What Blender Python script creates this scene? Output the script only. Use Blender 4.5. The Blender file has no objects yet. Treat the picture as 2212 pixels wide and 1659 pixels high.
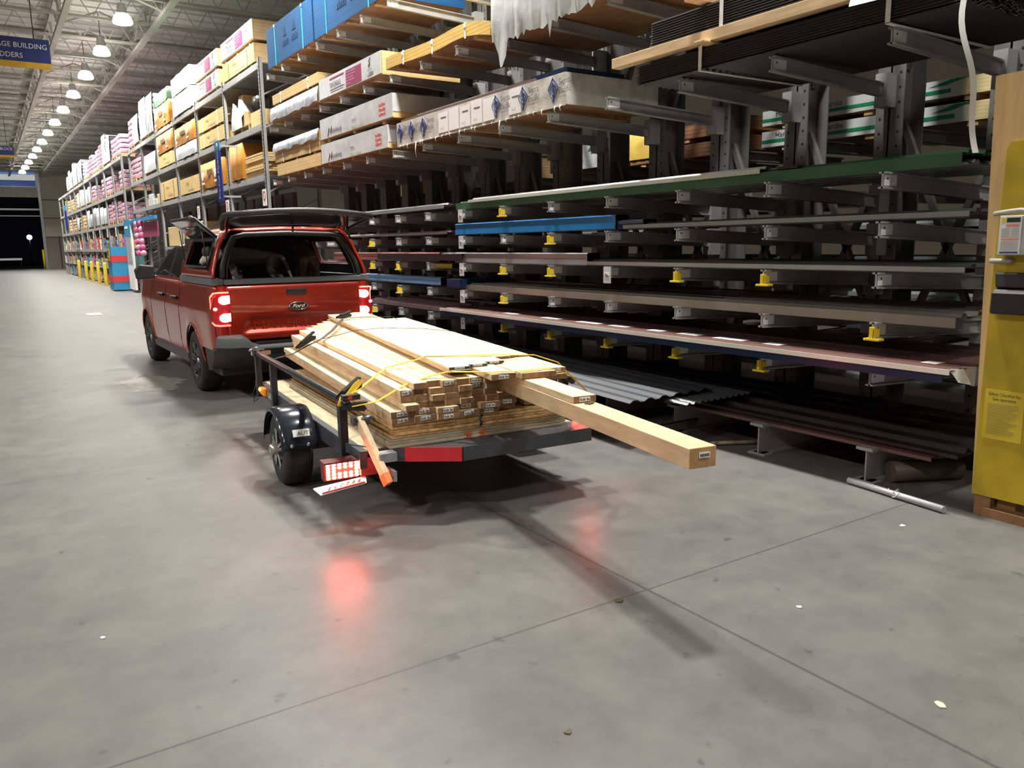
import bpy, bmesh, math, random
from mathutils import Vector, Matrix
R = random.Random(7)
SC = bpy.context.scene
COL = SC.collection
PI = math.pi
V = Vector
WM = {}                                    # world matrix of every thing and part, known before the depsgraph runs

# ------------------------------------------------------------------ mesh builder
class MB:
    def __init__(s):
        s.bm = bmesh.new(); s.m = 0; s.T = None
    def v(s, p):
        p = V(p)
        return s.bm.verts.new(s.T @ p if s.T else p)
    def f(s, vs, smooth=False):
        try:
            q = s.bm.faces.new(vs)
        except ValueError:
            return None
        q.material_index = s.m; q.smooth = smooth
        return q
    def poly(s, pts): return s.f([s.v(p) for p in pts])
    def box(s, x0, x1, y0, y1, z0, z1):
        a = [s.v((x, y, z)) for z in (z0, z1) for x, y in ((x0, y0), (x1, y0), (x1, y1), (x0, y1))]
        for q in ((3, 2, 1, 0), (4, 5, 6, 7), (0, 1, 5, 4), (1, 2, 6, 5), (2, 3, 7, 6), (3, 0, 4, 7)):
            s.f([a[i] for i in q])
        return s
    def bar(s, p0, p1, w, h, up=(0, 0, 1)):
        p0, p1 = V(p0), V(p1); d = (p1 - p0).normalized(); u = V(up)
        if abs(d.dot(u)) > .98: u = V((1, 0, 0))
        r = d.cross(u).normalized(); u = r.cross(d).normalized()
        a = [s.v(p + r * i * w / 2 + u * j * h / 2) for p in (p0, p1) for i, j in ((-1, -1), (1, -1), (1, 1), (-1, 1))]
        for q in ((3, 2, 1, 0), (4, 5, 6, 7), (0, 1, 5, 4), (1, 2, 6, 5), (2, 3, 7, 6), (3, 0, 4, 7)):
            s.f([a[i] for i in q])
        return s
    def prism(s, pts, vec):
        vec = V(vec); a = [s.v(p) for p in pts]; b = [s.v(V(p) + vec) for p in pts]; n = len(a)
        s.f(a[::-1]); s.f(b)
        for i in range(n): s.f([a[i], a[(i + 1) % n], b[(i + 1) % n], b[i]])
        return s
    def grid(s, P, cu=False, cv=False, smooth=True, skip=None):
        A = [[s.v(p) for p in r] for r in P]; n, m = len(A), len(A[0])
        for i in range(n if cu else n - 1):
            for j in range(m if cv else m - 1):
                if skip and skip(i, j): continue
                s.f([A[i][j], A[i][(j + 1) % m], A[(i + 1) % n][(j + 1) % m], A[(i + 1) % n][j]], smooth)
        return A
    def tube(s, pts, r, n=8, closed=False, cap=True):
        pts = [V(p) for p in pts]; k = len(pts); rings = []
        rr = r if isinstance(r, (list, tuple)) else [r] * k
        prev = None
        for i, p in enumerate(pts):
            if closed: d = (pts[(i + 1) % k] - pts[i - 1])
            else: d = pts[min(i + 1, k - 1)] - pts[max(i - 1, 0)]
            d = d.normalized() if d.length > 1e-9 else V((0, 0, 1))
            if prev is None:
                u = V((0, 0, 1)) if abs(d.z) < .9 else V((1, 0, 0))
            else: u = prev
            w = d.cross(u)
            if w.length < 1e-6: w = d.cross(V((1, 0, 0)))
            w.normalize(); u = w.cross(d).normalized(); prev = u
            rings.append([p + (w * math.cos(2 * PI * j / n) + u * math.sin(2 * PI * j / n)) * rr[i] for j in range(n)])
        A = s.grid(rings, cu=closed, cv=True)
        if not closed and cap:
            s.f(A[0][::-1]); s.f(A[-1])
        return s
    def cyl(s, p0, p1, r, n=16): return s.tube([p0, p1], r, n)
    def lathe(s, prof, c, ax=(0, 0, 1), n=24, closed=False):
        c = V(c); ax = V(ax).normalized()
        u = ax.cross(V((0, 0, 1)) if abs(ax.z) < .9 else V((1, 0, 0))).normalized(); w = ax.cross(u)
        P = [[c + ax * h + (u * math.cos(2 * PI * j / n) + w * math.sin(2 * PI * j / n)) * r for j in range(n)] for r, h in prof]
        s.grid(P, cv=True, cu=closed)
        return s
    def ball(s, c, r, n=10, m=14):
        c = V(c); r = V((r, r, r)) if not hasattr(r, '__len__') else V(r)
        P = []
        for i in range(n + 1):
            a = PI * i / n
            P.append([c + V((r.x * max(math.sin(a), .002) * math.cos(2 * PI * j / m), r.y * max(math.sin(a), .002) * math.sin(2 * PI * j / m), -r.z * math.cos(a))) for j in range(m)])
        s.grid(P, cv=True)
        return s
    def sheet(s, prof, vec, t):
        """open profile (3D points) pushed along vec, with thickness t (a vector)"""
        t = V(t)
        return s.prism([V(p) for p in prof] + [V(p) + t for p in reversed(prof)], vec)
    def text(s, body, size, org, u, w, align='LEFT', sx=1.0, depth=.002):
        cu = bpy.data.curves.new('t', 'FONT'); cu.body = body; cu.size = 1; cu.align_x = align; cu.resolution_u = 2
        o = bpy.data.objects.new('t', cu); COL.objects.link(o)
        me = bpy.data.meshes.new_from_object(o.evaluated_get(bpy.context.evaluated_depsgraph_get()))
        u, w = V(u).normalized(), V(w).normalized(); nrm = u.cross(w); org = V(org)
        vs = [s.v(org + u * (q.co.x * size * sx) + w * (q.co.y * size) + nrm * depth) for q in me.vertices]
        for p in me.polygons: s.f([vs[i] for i in p.vertices])
        bpy.data.objects.remove(o); bpy.data.curves.remove(cu); bpy.data.meshes.remove(me)
        return s
    def build(s, name, mats, parent=None, bevel=0, seg=2, norm=True, smooth=None, sub=0):
        if not isinstance(mats, (list, tuple)): mats = [mats]
        if norm: bmesh.ops.recalc_face_normals(s.bm, faces=s.bm.faces)
        me = bpy.data.meshes.new(name); s.bm.to_mesh(me); s.bm.free()
        for m in mats: me.materials.append(m)
        if smooth:
            for p in me.polygons: p.use_smooth = True
        o = bpy.data.objects.new(name, me); COL.objects.link(o)
        if parent is not None:
            W = WM[parent.name]; me.transform(W.inverted()); o.parent = parent; WM[o.name] = W
        else:
            n = len(me.vertices)
            xs = [q.co for q in me.vertices]
            c = V(((min(q.x for q in xs) + max(q.x for q in xs)) / 2, (min(q.y for q in xs) + max(q.y for q in xs)) / 2, min(q.z for q in xs)))
            me.transform(Matrix.Translation(-c)); o.location = c; WM[o.name] = Matrix.Translation(c)
        if bevel:
            b = o.modifiers.new('b', 'BEVEL'); b.width = bevel; b.segments = seg; b.limit_method = 'ANGLE'; b.angle_limit = .7
        if sub:
            b = o.modifiers.new('s', 'SUBSURF'); b.levels = sub; b.render_levels = sub
        return o

def tag(o, label, cat, group=None, kind=None):
    o['label'] = label; o['category'] = cat
    if group: o['group'] = group
    if kind: o['kind'] = kind
    return o
def thing(name, label, cat, loc=(0, 0, 0), rz=0, group=None):
    o = bpy.data.objects.new(name, None); COL.objects.link(o); o.empty_display_size = .1
    o.location = loc; o.rotation_euler = (0, 0, rz)
    WM[o.name] = Matrix.Translation(V(loc)) @ Matrix.Rotation(rz, 4, 'Z')
    return tag(o, label, cat, group)
def struct(o):
    o['kind'] = 'structure'; return o
def copy_tree(o, loc, label, group=None):
    def cp(q, par):
        c = q.copy(); COL.objects.link(c)
        if par: c.parent = par
        for h in [x for x in COL.objects if x.parent == q]: cp(h, c)
        return c
    c = cp(o, None); c.location = loc; c['label'] = label; WM[c.name] = Matrix.Translation(V(loc))
    if group: c['group'] = group
    return c
ORD = ['first', 'second', 'third', 'fourth', 'fifth', 'sixth', 'seventh', 'eighth', 'ninth', 'tenth', 'eleventh', 'twelfth', 'thirteenth', 'fourteenth', 'fifteenth', 'sixteenth']

# ------------------------------------------------------------------ materials
def mat(name, col, rough=.55, metal=0., var=.12, scale=6., stretch=(1, 1, 1), bump=0., coat=0., rnd=0., emit=None, es=1., alpha=1., trans=0., spec=.5, detail=4):
    m = bpy.data.materials.new(name); m.use_nodes = True
    nt = m.node_tree; N = nt.nodes; L = nt.links; b = N['Principled BSDF']
    b.inputs['Roughness'].default_value = rough; b.inputs['Metallic'].default_value = metal
    b.inputs['Specular IOR Level'].default_value = spec
    if coat:
        b.inputs['Coat Weight'].default_value = coat; b.inputs['Coat Roughness'].default_value = .04
    if trans: b.inputs['Transmission Weight'].default_value = trans
    b.inputs['Alpha'].default_value = alpha
    if emit:
        b.inputs['Emission Color'].default_value = (*emit, 1); b.inputs['Emission Strength'].default_value = es
    tc = N.new('ShaderNodeTexCoord'); mp = N.new('ShaderNodeMapping'); mp.inputs['Scale'].default_value = stretch
    nz = N.new('ShaderNodeTexNoise'); nz.inputs['Scale'].default_value = scale; nz.inputs['Detail'].default_value = detail
    L.new(tc.outputs['Object'], mp.inputs['Vector']); L.new(mp.outputs[0], nz.inputs['Vector'])
    mx = N.new('ShaderNodeMix'); mx.data_type = 'RGBA'
    mr = N.new('ShaderNodeMapRange'); mr.inputs['From Min'].default_value = .3; mr.inputs['From Max'].default_value = .7
    L.new(nz.outputs['Fac'], mr.inputs['Value']); L.new(mr.outputs[0], mx.inputs['Factor'])
    mx.inputs['A'].default_value = (*[c * (1 - var) for c in col], 1); mx.inputs['B'].default_value = (*[min(1, c * (1 + var)) for c in col], 1)
    out = mx.outputs['Result']
    if rnd:
        oi = N.new('ShaderNodeObjectInfo'); hs = N.new('ShaderNodeHueSaturation')
        m2 = N.new('ShaderNodeMapRange'); m2.inputs['To Min'].default_value = 1 - rnd; m2.inputs['To Max'].default_value = 1 + rnd
        L.new(oi.outputs['Random'], m2.inputs['Value']); L.new(m2.outputs[0], hs.inputs['Value']); L.new(out, hs.inputs['Color']); out = hs.outputs[0]
        ad = N.new('ShaderNodeVectorMath'); ad.operation = 'ADD'; L.new(tc.outputs['Object'], ad.inputs[0])
        ml = N.new('ShaderNodeVectorMath'); ml.operation = 'SCALE'; L.new(oi.outputs['Random'], ml.inputs['Scale']); ml.inputs[0].default_value = (13, 17, 19)
        L.new(ml.outputs[0], ad.inputs[1]); L.new(ad.outputs[0], mp.inputs['Vector'])
    L.new(out, b.inputs['Base Color'])
    if bump:
        bp = N.new('ShaderNodeBump'); bp.inputs['Strength'].default_value = bump; bp.inputs['Distance'].default_value = .02
        L.new(nz.outputs['Fac'], bp.inputs['Height']); L.new(bp.outputs[0], b.inputs['Normal'])
    return m

def stripes(name, c1, c2, axis, period, duty=.5, rough=.6, var=.1, rnd=0.):
    """layers: two colours alternating along one object axis (sheet edges, stacked bundles)"""
    m = mat(name, c1, rough, var=var, rnd=rnd); nt = m.node_tree; N = nt.nodes; L = nt.links; b = N['Principled BSDF']
    old = b.inputs['Base Color'].links[0].from_socket
    tc = N.new('ShaderNodeTexCoord'); sp = N.new('ShaderNodeSeparateXYZ'); L.new(tc.outputs['Object'], sp.inputs[0])
    mo = N.new('ShaderNodeMath'); mo.operation = 'MODULO'; mo.inputs[1].default_value = period
    ad = N.new('ShaderNodeMath'); ad.operation = 'ADD'; ad.inputs[1].default_value = 50 * period
    L.new(sp.outputs['XYZ'.index(axis)], ad.inputs[0]); L.new(ad.outputs[0], mo.inputs[0])
    gt = N.new('ShaderNodeMath'); gt.operation = 'GREATER_THAN'; gt.inputs[1].default_value = period * duty; L.new(mo.outputs[0], gt.inputs[0])
    mx = N.new('ShaderNodeMix'); mx.data_type = 'RGBA'; L.new(gt.outputs[0], mx.inputs['Factor']); L.new(old, mx.inputs['A']); mx.inputs['B'].default_value = (*c2, 1)
    L.new(mx.outputs['Result'], b.inputs['Base Color'])
    return m

steel = mat('rack_grey_steel', (.30, .302, .297), .5, .0, .1, 5)
steel_dk = mat('column_grey_steel', (.125, .124, .12), .5, .0, .14, 4)
galv = mat('galvanised', (.42, .44, .46), .38, .8, .15, 20)
black_metal = mat('black_paint', (.018, .018, .021), .35, .0, .2, 10)
grey_metal = mat('trailer_grey_paint', (.06, .065, .078), .35, .2, .15, 10)
black_plastic = mat('black_plastic', (.02, .02, .022), .5, var=.15)
dark_plastic = mat('charcoal_plastic', (.07, .075, .085), .55, var=.1)
rubber = mat('tyre_rubber', (.022, .021, .02), .8, var=.3, scale=14, bump=.1)
chrome = mat('chrome', (.75, .75, .77), .12, 1., .03)
yellow_pl = mat('yellow_plastic', (.75, .55, .02), .4, var=.05)
yellow_strap = mat('yellow_webbing', (.85, .58, .03), .6, var=.1)
red_strap = mat('dark_red_webbing', (.06, .02, .015), .7, var=.3, scale=40)
white_pap = mat('white_paper', (.78, .78, .77), .6, var=.03)
ink = mat('black_ink', (.02, .02, .022), .6, var=.1)
white_ink = mat('white_ink', (.8, .8, .8), .5, var=.02)
pine = mat('pine', (.76, .58, .36), .6, var=.16, scale=3, stretch=(14, 1.2, 14), rnd=.1, bump=.05)
pine_end = mat('shaded_pine_end_grain', (.23, .125, .06), .75, var=.25, scale=30, rnd=.2)  # end grain, darkened further for the shade on the load's rear
redpine = mat('reddish_pine', (.72, .45, .27), .6, var=.2, scale=3, stretch=(14, 1.2, 14), rnd=.12)
fir4 = mat('fir_beam_wood', (.69, .50, .30), .55, var=.18, scale=2.5, stretch=(10, 1, 10), bump=.04)
osb = mat('sheathing_wood', (.60, .38, .17), .7, var=.35, scale=30, rnd=.1)
greyply = mat('weathered_sheet', (.36, .31, .22), .7, var=.25, scale=9, rnd=.12)
ply = mat('plywood', (.62, .43, .20), .6, var=.15, scale=4, stretch=(1, 4, 12), rnd=.1)
ply_y = stripes('yellow_board_layers', (.68, .46, .13), (.30, .19, .05), 'Z', .042, .9)
ply_t = stripes('tan_sheet_layers', (.66, .47, .22), (.34, .22, .10), 'Z', .06, .93)
lum_t = stripes('lumber_rows', (.60, .42, .22), (.22, .14, .08), 'Z', .04, .9)
cedar = stripes('cedar_rows', (.26, .12, .06), (.08, .04, .02), 'Z', .045, .88)
blue_s = stripes('blue_sheet_layers', (.005, .08, .225), (.003, .035, .11), 'Z', .075, .93)
brown_und = mat('brown_board_underside', (.28, .15, .075), .7, var=.2, scale=5)
wrap_w = mat('white_wrap', (.56, .59, .60), .35, var=.12, bump=.3, scale=5, rnd=.05)
wrap_old = mat('dusty_white_wrap', (.55, .53, .49), .4, var=.25, bump=.35, scale=7)
wrap_c = mat('clear_film_wrap', (.40, .42, .44), .25, var=.5, bump=.7, scale=6, rnd=.1)
wrap_o = mat('orange_wrap', (.42, .18, .03), .3, var=.12, bump=.5, scale=6, rnd=.1)
wrap_y = mat('yellow_wrap', (.75, .52, .12), .3, var=.15, bump=.5, scale=6)
wrap_g = mat('green_wrap', (.12, .25, .15), .4, var=.2, bump=.3)
foil = mat('silver_film', (.45, .47, .52), .25, .3, .3, 8, bump=.5)
insul = stripes('pink_bundle_layers', (.50, .24, .34), (.56, .46, .50), 'Z', .16, .62, var=.3, rnd=.15)
insul_g = stripes('grey_bundle_layers', (.44, .45, .47), (.20, .21, .24), 'Z', .14, .7, var=.25, rnd=.2)
insul_p = mat('pink_film', (.45, .29, .36), .4, var=.15, rnd=.1)
pal_w = mat('pallet_wood', (.45, .29, .14), .75, var=.3, scale=10, rnd=.15)
carton = mat('carton_tan', (.56, .40, .20), .7, var=.08, rnd=.12)
maroon = mat('maroon_print', (.30, .05, .13), .5, var=.05)
navy = mat('navy_print', (.03, .06, .22), .5, var=.08)
cyanb = mat('cyan_print', (.03, .25, .48), .5, var=.06)
green_p = mat('green_print', (.01, .20, .08), .4, var=.1)
redp = mat('red_print', (.60, .04, .04), .5, var=.05)
yel_paint = mat('yellow_painted_board', (.46, .33, .012), .55, var=.18, scale=5, bump=.04)
board_w = mat('bare_board_edge', (.62, .42, .19), .6, var=.12, scale=3, stretch=(8, 8, 1))
skidw = mat('skid_wood', (.27, .14, .06), .7, var=.25, scale=6)
def metal_sheet(n, c, rough=.32, metal=.25): return mat(n, c, rough, metal, .1, 3, (1, .3, 1), rnd=.04)
sh_green = metal_sheet('green_sheet', (.05, .13, .07)); sh_white = metal_sheet('white_sheet', (.60, .62, .58))
sh_galv = metal_sheet('galvanised_sheet', (.35, .37, .39), .3, .8); sh_blue = metal_sheet('bright_blue_sheet', (.015, .14, .36), .28)
sh_lblue = metal_sheet('pale_blue_sheet', (.12, .25, .46)); sh_brown = metal_sheet('brown_sheet', (.15, .075, .065), .42)
sh_red = metal_sheet('red_brown_sheet', (.28, .075, .07)); sh_taupe = metal_sheet('taupe_sheet', (.22, .205, .18))
sh_char = metal_sheet('charcoal_sheet', (.075, .08, .085)); sh_dbrown = metal_sheet('dark_brown_sheet', (.028, .02, .018))
sh_grey = metal_sheet('grey_sheet', (.26, .28, .28)); sh_mauve = metal_sheet('mauve_sheet', (.20, .14, .15)); sh_yel = metal_sheet('ochre_sheet', (.40, .24, .01))
sh_navy = metal_sheet('navy_sheet', (.012, .03, .09)); sh_edge = metal_sheet('cream_sheet_edge', (.85, .82, .75)); sh_pur = metal_sheet('grey_mauve_sheet', (.20, .18, .19))

# ------------------------------------------------------------------ camera (level of the eye 1.63 m, looking down the aisle and to the right)
def setup_camera():
    F, CX, CY = 1715., 1106., 829.5
    d1 = V((-36 - CX, 544 - CY, F)).normalized()
    dv = V((1330 - CX, 11200 - CY, F)); dv = (dv - d1 * d1.dot(dv)).normalized()
    x = dv.cross(d1)
    if x.x < 0: x = -x
    up = -dv
    rows = (x, d1, up)                       # world = rows . camera vector (x right, y down, z ahead)
    cx = V([r.x for r in rows]); cy = V([r.y for r in rows]); cz = V([r.z for r in rows])
    m = Matrix(((cx.x, -cy.x, -cz.x, 0), (cx.y, -cy.y, -cz.y, 0), (cx.z, -cy.z, -cz.z, 1.63), (0, 0, 0, 1)))
    cam = bpy.data.cameras.new('camera'); cam.sensor_width = 36; cam.lens = F / 2212 * 36; cam.clip_end = 300; cam.clip_start = .05
    o = bpy.data.objects.new('camera', cam); COL.objects.link(o); o.matrix_world = m; SC.camera = o
setup_camera()
SC.view_settings.view_transform = 'Standard'; SC.view_settings.look = 'None'; SC.view_settings.gamma = 1.
SC.view_settings.exposure = 0.13
SC.cycles.max_bounces = 7; SC.cycles.diffuse_bounces = 3; SC.cycles.glossy_bounces = 3
w = bpy.data.worlds.new('night'); SC.world = w; w.use_nodes = True
w.node_tree.nodes['Background'].inputs[0].default_value = (.0012, .0014, .002, 1); w.node_tree.nodes['Background'].inputs[1].default_value = 1

# ------------------------------------------------------------------ floor, walls, ceiling
def concrete():
    m = mat('polished_concrete', (.141, .138, .129), .42, var=.10, scale=.9, detail=8); nt = m.node_tree; N = nt.nodes; L = nt.links; b = N['Principled BSDF']
    base = b.inputs['Base Color'].links[0].from_socket
    ge = N.new('ShaderNodeNewGeometry'); sp = N.new('ShaderNodeSeparateXYZ'); L.new(ge.outputs['Position'], sp.inputs[0])
    def line(sock, off, per, wd):
        a = N.new('ShaderNodeMath'); a.operation = 'SUBTRACT'; a.inputs[1].default_value = off - 100 * per - per / 2; L.new(sock, a.inputs[0])
        q = N.new('ShaderNodeMath'); q.operation = 'MODULO'; q.inputs[1].default_value = per; L.new(a.outputs[0], q.inputs[0])
        c = N.new('ShaderNodeMath'); c.operation = 'SUBTRACT'; c.inputs[1].default_value = per / 2; L.new(q.outputs[0], c.inputs[0])
        d = N.new('ShaderNodeMath'); d.operation = 'ABSOLUTE'; L.new(c.outputs[0], d.inputs[0])
        e = N.new('ShaderNodeMapRange'); e.inputs['From Min'].default_value = wd * .4; e.inputs['From Max'].default_value = wd; e.inputs['To Min'].default_value = 1; e.inputs['To Max'].default_value = 0
        L.new(d.outputs[0], e.inputs['Value']); return e.outputs[0]
    l1 = line(sp.outputs[0], 2.47, 3.87, .011); l2 = line(sp.outputs[1], 2.63, 3.9, .008)
    mxm = N.new('ShaderNodeMath'); mxm.operation = 'MAXIMUM'; L.new(l1, mxm.inputs[0]); L.new(l2, mxm.inputs[1])
    # dirt: broad mottling and small dark spots
    n2 = N.new('ShaderNodeTexNoise'); n2.inputs['Scale'].default_value = 3.2; n2.inputs['Detail'].default_value = 9; n2.inputs['Roughness'].default_value = .7; L.new(ge.outputs['Position'], n2.inputs['Vector'])
    mr = N.new('ShaderNodeMapRange'); mr.inputs['From Min'].default_value = .34; mr.inputs['From Max'].default_value = .62; mr.inputs['To Min'].default_value = .80; mr.inputs['To Max'].default_value = 1.06; L.new(n2.outputs['Fac'], mr.inputs['Value'])
    vo = N.new('ShaderNodeTexNoise'); vo.inputs['Scale'].default_value = 9; vo.inputs['Detail'].default_value = 6; L.new(ge.outputs['Position'], vo.inputs['Vector'])
    m3 = N.new('ShaderNodeMapRange'); m3.inputs['From Min'].default_value = .26; m3.inputs['From Max'].default_value = .34; m3.inputs['To Min'].default_value = .6; m3.inputs['To Max'].default_value = 1.; L.new(vo.outputs['Fac'], m3.inputs['Value'])
    mu = N.new('ShaderNodeMath'); mu.operation = 'MULTIPLY'; L.new(mr.outputs[0], mu.inputs[0]); L.new(m3.outputs[0], mu.inputs[1])
    sc = N.new('ShaderNodeVectorMath'); sc.operation = 'SCALE'; L.new(base, sc.inputs[0]); L.new(mu.outputs[0], sc.inputs['Scale'])
    mx = N.new('ShaderNodeMix'); mx.data_type = 'RGBA'; mx.inputs['B'].default_value = (.06, .055, .05, 1)
    mh = N.new('ShaderNodeMath'); mh.operation = 'MULTIPLY'; mh.inputs[1].default_value = .7; L.new(mxm.outputs[0], mh.inputs[0])
    L.new(mh.outputs[0], mx.inputs['Factor']); L.new(sc.outputs[0], mx.inputs['A']); L.new(mx.outputs['Result'], b.inputs['Base Color'])
    rr = N.new('ShaderNodeMapRange'); rr.inputs['To Min'].default_value = .33; rr.inputs['To Max'].default_value = .42; L.new(n2.outputs['Fac'], rr.inputs['Value']); L.new(rr.outputs[0], b.inputs['Roughness'])
    b.inputs['Specular IOR Level'].default_value = .2
    return m
o = MB().box(-16, 20, -8, 86.4, -.2, 0).build('floor', concrete()); struct(o)
asphalt = mat('night_asphalt', (.02, .02, .022), .9)
struct(MB().box(-25, 30, 86.4, 125, -.25, -.03).build('trim_yard', asphalt))
wall_b = mat('beige_wall_panel', (.56, .50, .41), .7, var=.06, scale=1)
wall_d = mat('brown_wall_panel', (.26, .22, .185), .7, var=.06, scale=1)
m = MB(); m.box(4.95, 7.6, 86, 86.3, 2.9, 9.3).box(-2.2, 4.95, 86, 86.3, 8.9, 9.3).box(-16, -2.2, 86, 86.3, 0, 9.3).box(7.6, 20, 86, 86.3, 0, 9.3); m.m = 1; m.box(4.95, 7.6, 86, 86.3, 0, 2.9)
m.m = 2
for z in (4.6, 6.25, 2.9): m.box(4.95, 7.6, 85.97, 86, z - .03, z + .03)
m.box(6.0, 6.1, 85.95, 86, 0, 2.9)
struct(m.build('wall_back', [wall_b, wall_d, mat('panel_seam', (.08, .07, .06), .7)]))
struct(MB().box(20, 20.3, -8, 86.3, 0, 9.3).build('wall_right', wall_b)); struct(MB().box(-16.3, -16, -8, 86.3, 0, 9.3).build('wall_left', wall_b)); struct(MB().box(-16.3, 20.3, -8.3, -8, 0, 9.3).build('wall_front', wall_b))
deck = mat('ceiling_deck', (.62, .60, .55), .7, var=.05, stretch=(1, 1, 1))
m = MB(); m.box(-16.3, 20.3, -8.3, 86.3, 9.3, 9.5)
for i in range(120): m.box(-16, 20, -7.5 + i * .78, -7.3 + i * .78, 9.25, 9.3)
struct(m.build('ceiling', deck))
# dock door: rolled up above the opening, pale header, transom window above
door = thing('door_1', 'wide dock doorway open to the night at the end of the aisle', 'door', (1.4, 86, 0)); del door['label']; del door['category']; struct(door)
m = MB(); m.box(4.72, 4.95, 85.85, 86.3, 0, 8.9); m.box(-2.2, -1.97, 85.85, 86.3, 0, 8.9); m.build('door_frame', galv, door)
m = MB(); m.box(-1.97, 4.72, 85.9, 86.2, 6.45, 7.35); m.box(-1.97, 4.72, 85.86, 85.9, 6.85, 6.92); m.build('door_header', mat('pale_header', (.55, .52, .45), .6), door)
m = MB(); m.box(-1.97, 4.72, 86.0, 86.05, 5.3, 5.45).box(-1.97, 4.72, 86.0, 86.05, 4.75, 4.83); m.build('door_rail', galv, door)
m = MB(); m.cyl((4.6, 85.6, 0), (4.6, 85.6, 1.75), .09); m.build('door_post', yellow_pl, door)
win = thing('window_1', 'x', 'x', (1.4, 86, 7.35)); del win['label']; del win['category']; struct(win)
m = MB(); m.box(-1.97, 4.72, 86.05, 86.12, 7.4, 7.95); m.m = 1; m.box(-1.97, 4.72, 86.05, 86.12, 7.95, 8.45); m.m = 2; m.box(-1.97, 4.72, 86.05, 86.12, 8.45, 8.75)
m.build('pane', [mat('navy_sign_band', (.015, .05, .22), .3, emit=(.02, .08, .35), es=.35), mat('lit_window_band', (.5, .5, .48), .4, emit=(.75, .75, .7), es=.45), mat('blue_window_band', (.1, .25, .6), .4, emit=(.15, .32, .75), es=.4)], win)
m = MB(); m.box(-1.97, 4.72, 85.95, 86.1, 7.35, 7.42).box(-1.97, 4.72, 85.95, 86.1, 8.75, 8.9)
for x in (-1.95, 1.4, 4.68): m.box(x - .04, x + .04, 85.98, 86.1, 7.35, 8.9)
m.build('window_frame', galv, win)
# beyond the door
t = thing('lamp_post', 'bluish white yard lamp shining beyond the dock doorway', 'lamp', (4.6, 108, 0))
m = MB(); m.cyl((4.6, 108, 0), (4.6, 108, 3.1), .07, 8); m.build('pole', black_metal, t)
m = MB(); m.ball((4.6, 107.9, 3.2), .28); m.build('lamp_head', mat('yard_lamp_glow', (.8, .9, 1), .3, emit=(.55, .8, 1), es=8), t)
t = thing('gate_barrier', 'long white barrier bar outside across the dark yard', 'barrier', (1.2, 95, 0))
m = MB(); m.box(-2.5, 3.2, 94.9, 95.05, .75, .95); m.build('bar', mat('white_bar_paint_glow', (.85, .85, .8), .4, emit=(.9, .9, .85), es=.25), t)  # white bar brightened by a glow of its own, no lamp
m = MB(); m.box(3.0, 3.1, 94.9, 95.05, 0, .75).box(-1.2, -1.1, 94.9, 95.05, 0, .75); m.build('post', black_metal, t)

# ------------------------------------------------------------------ roof steel and lamps
joist_m = mat('joist_paint', (.40, .38, .33), .6, var=.1)
proto = None
ys = [22.6 + 2.8 * i for i in range(23)]
jl = 'cream open-web steel joist spanning under the roof deck'
for i, y in enumerate(ys):
    if proto is None:
        t = thing('roof_joist', jl, 'joist', (2, y, 8.5), 0, 'roof joists under the deck'); proto = t
        m = MB(); m.box(-13, 17, y - .05, y + .05, 9.14, 9.25); m.build('top_chord', joist_m, t)
        m = MB(); m.box(-13, 17, y - .05, y + .05, 8.5, 8.58); m.build('bottom_chord', joist_m, t)
        m = MB()
        for k in range(40):
            x = -13 + k * .75
            m.bar((x, y, 8.54), (x + .375, y, 9.18), .025, .025); m.bar((x + .375, y, 9.18), (x + .75, y, 8.54), .025, .025)
        m.build('web', joist_m, t)
    else:
        copy_tree(proto, (2, y, 8.5), jl, 'roof joists under the deck')
for x, w_ in ((2.65, 'over the middle of the aisle'), (5.1, 'above the front of the shelving'), (10.5, 'above the back of the shelving')):
    t = thing('roof_girder', 'deep cream truss girder running lengthwise ' + w_, 'girder', (x, 50, 8.2))
    m = MB(); m.box(x - .08, x + .08, 12, 86, 8.25, 8.36); m.build('bottom_chord', joist_m, t)
    m = MB(); m.box(x - .08, x + .08, 12, 86, 9.05, 9.16); m.build('top_chord', joist_m, t)
    m = MB()
    for k in range(26):
        y = 12 + k * 2.8
        m.bar((x, y, 8.3), (x, y + 1.4, 9.1), .06, .06); m.bar((x, y + 1.4, 9.1), (x, y + 2.8, 8.3), .06, .06); m.bar((x, y, 8.3), (x, y, 9.1), .05, .05)
        if k > 4: m.bar((x, y, 8.4), (x - 1.2 if x > 5 else x + 1.2, y + .9, 9.1), .05, .05)
    m.build('web', joist_m, t)
lamp_em = mat('lamp_lens', (1, 1, .96), .3, emit=(1, .97, .9), es=32)
lamp_h = mat('lamp_housing', (.5, .5, .5), .4, .6)
def area(loc, power, size, col=(1, .97, .905), rot=(0, 0, 0), spread=2.3):
    l = bpy.data.lights.new('high_bay', 'AREA'); l.shape = 'DISK'; l.size = size; l.energy = power; l.color = col; l.spread = spread
    o = bpy.data.objects.new('high_bay_light_source', l); COL.objects.link(o); o.location = loc; o.rotation_euler = rot
    return o
LP = 440
proto = None; vis = 0
def lamp(x, y, label, group=None):
    global proto
    if proto is None:
        t = thing('high_bay_lamp', label, 'lamp', (x, y, 7.95), 0, group)
        m = MB(); m.lathe([(.02, .50), (.10, .48), (.13, .36), (.13, .22), (.16, .20)], (x, y, 7.97), n=20); m.build('housing', lamp_h, t)
        m = MB(); m.lathe([(.15, .20), (.21, .14), (.255, .02), (.26, -.03), (.235, -.06), (.12, -.085), (.001, -.09)], (x, y, 7.97), n=24); m.build('lens', lamp_em, t)
        m = MB(); m.cyl((x, y, 8.4), (x, y, 9.25), .012, 6); m.build('hook', black_metal, t)
        proto = t
    else: copy_tree(proto, (x, y, 7.95), label, group)
    area((x, y, 7.84), LP, .55)
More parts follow.
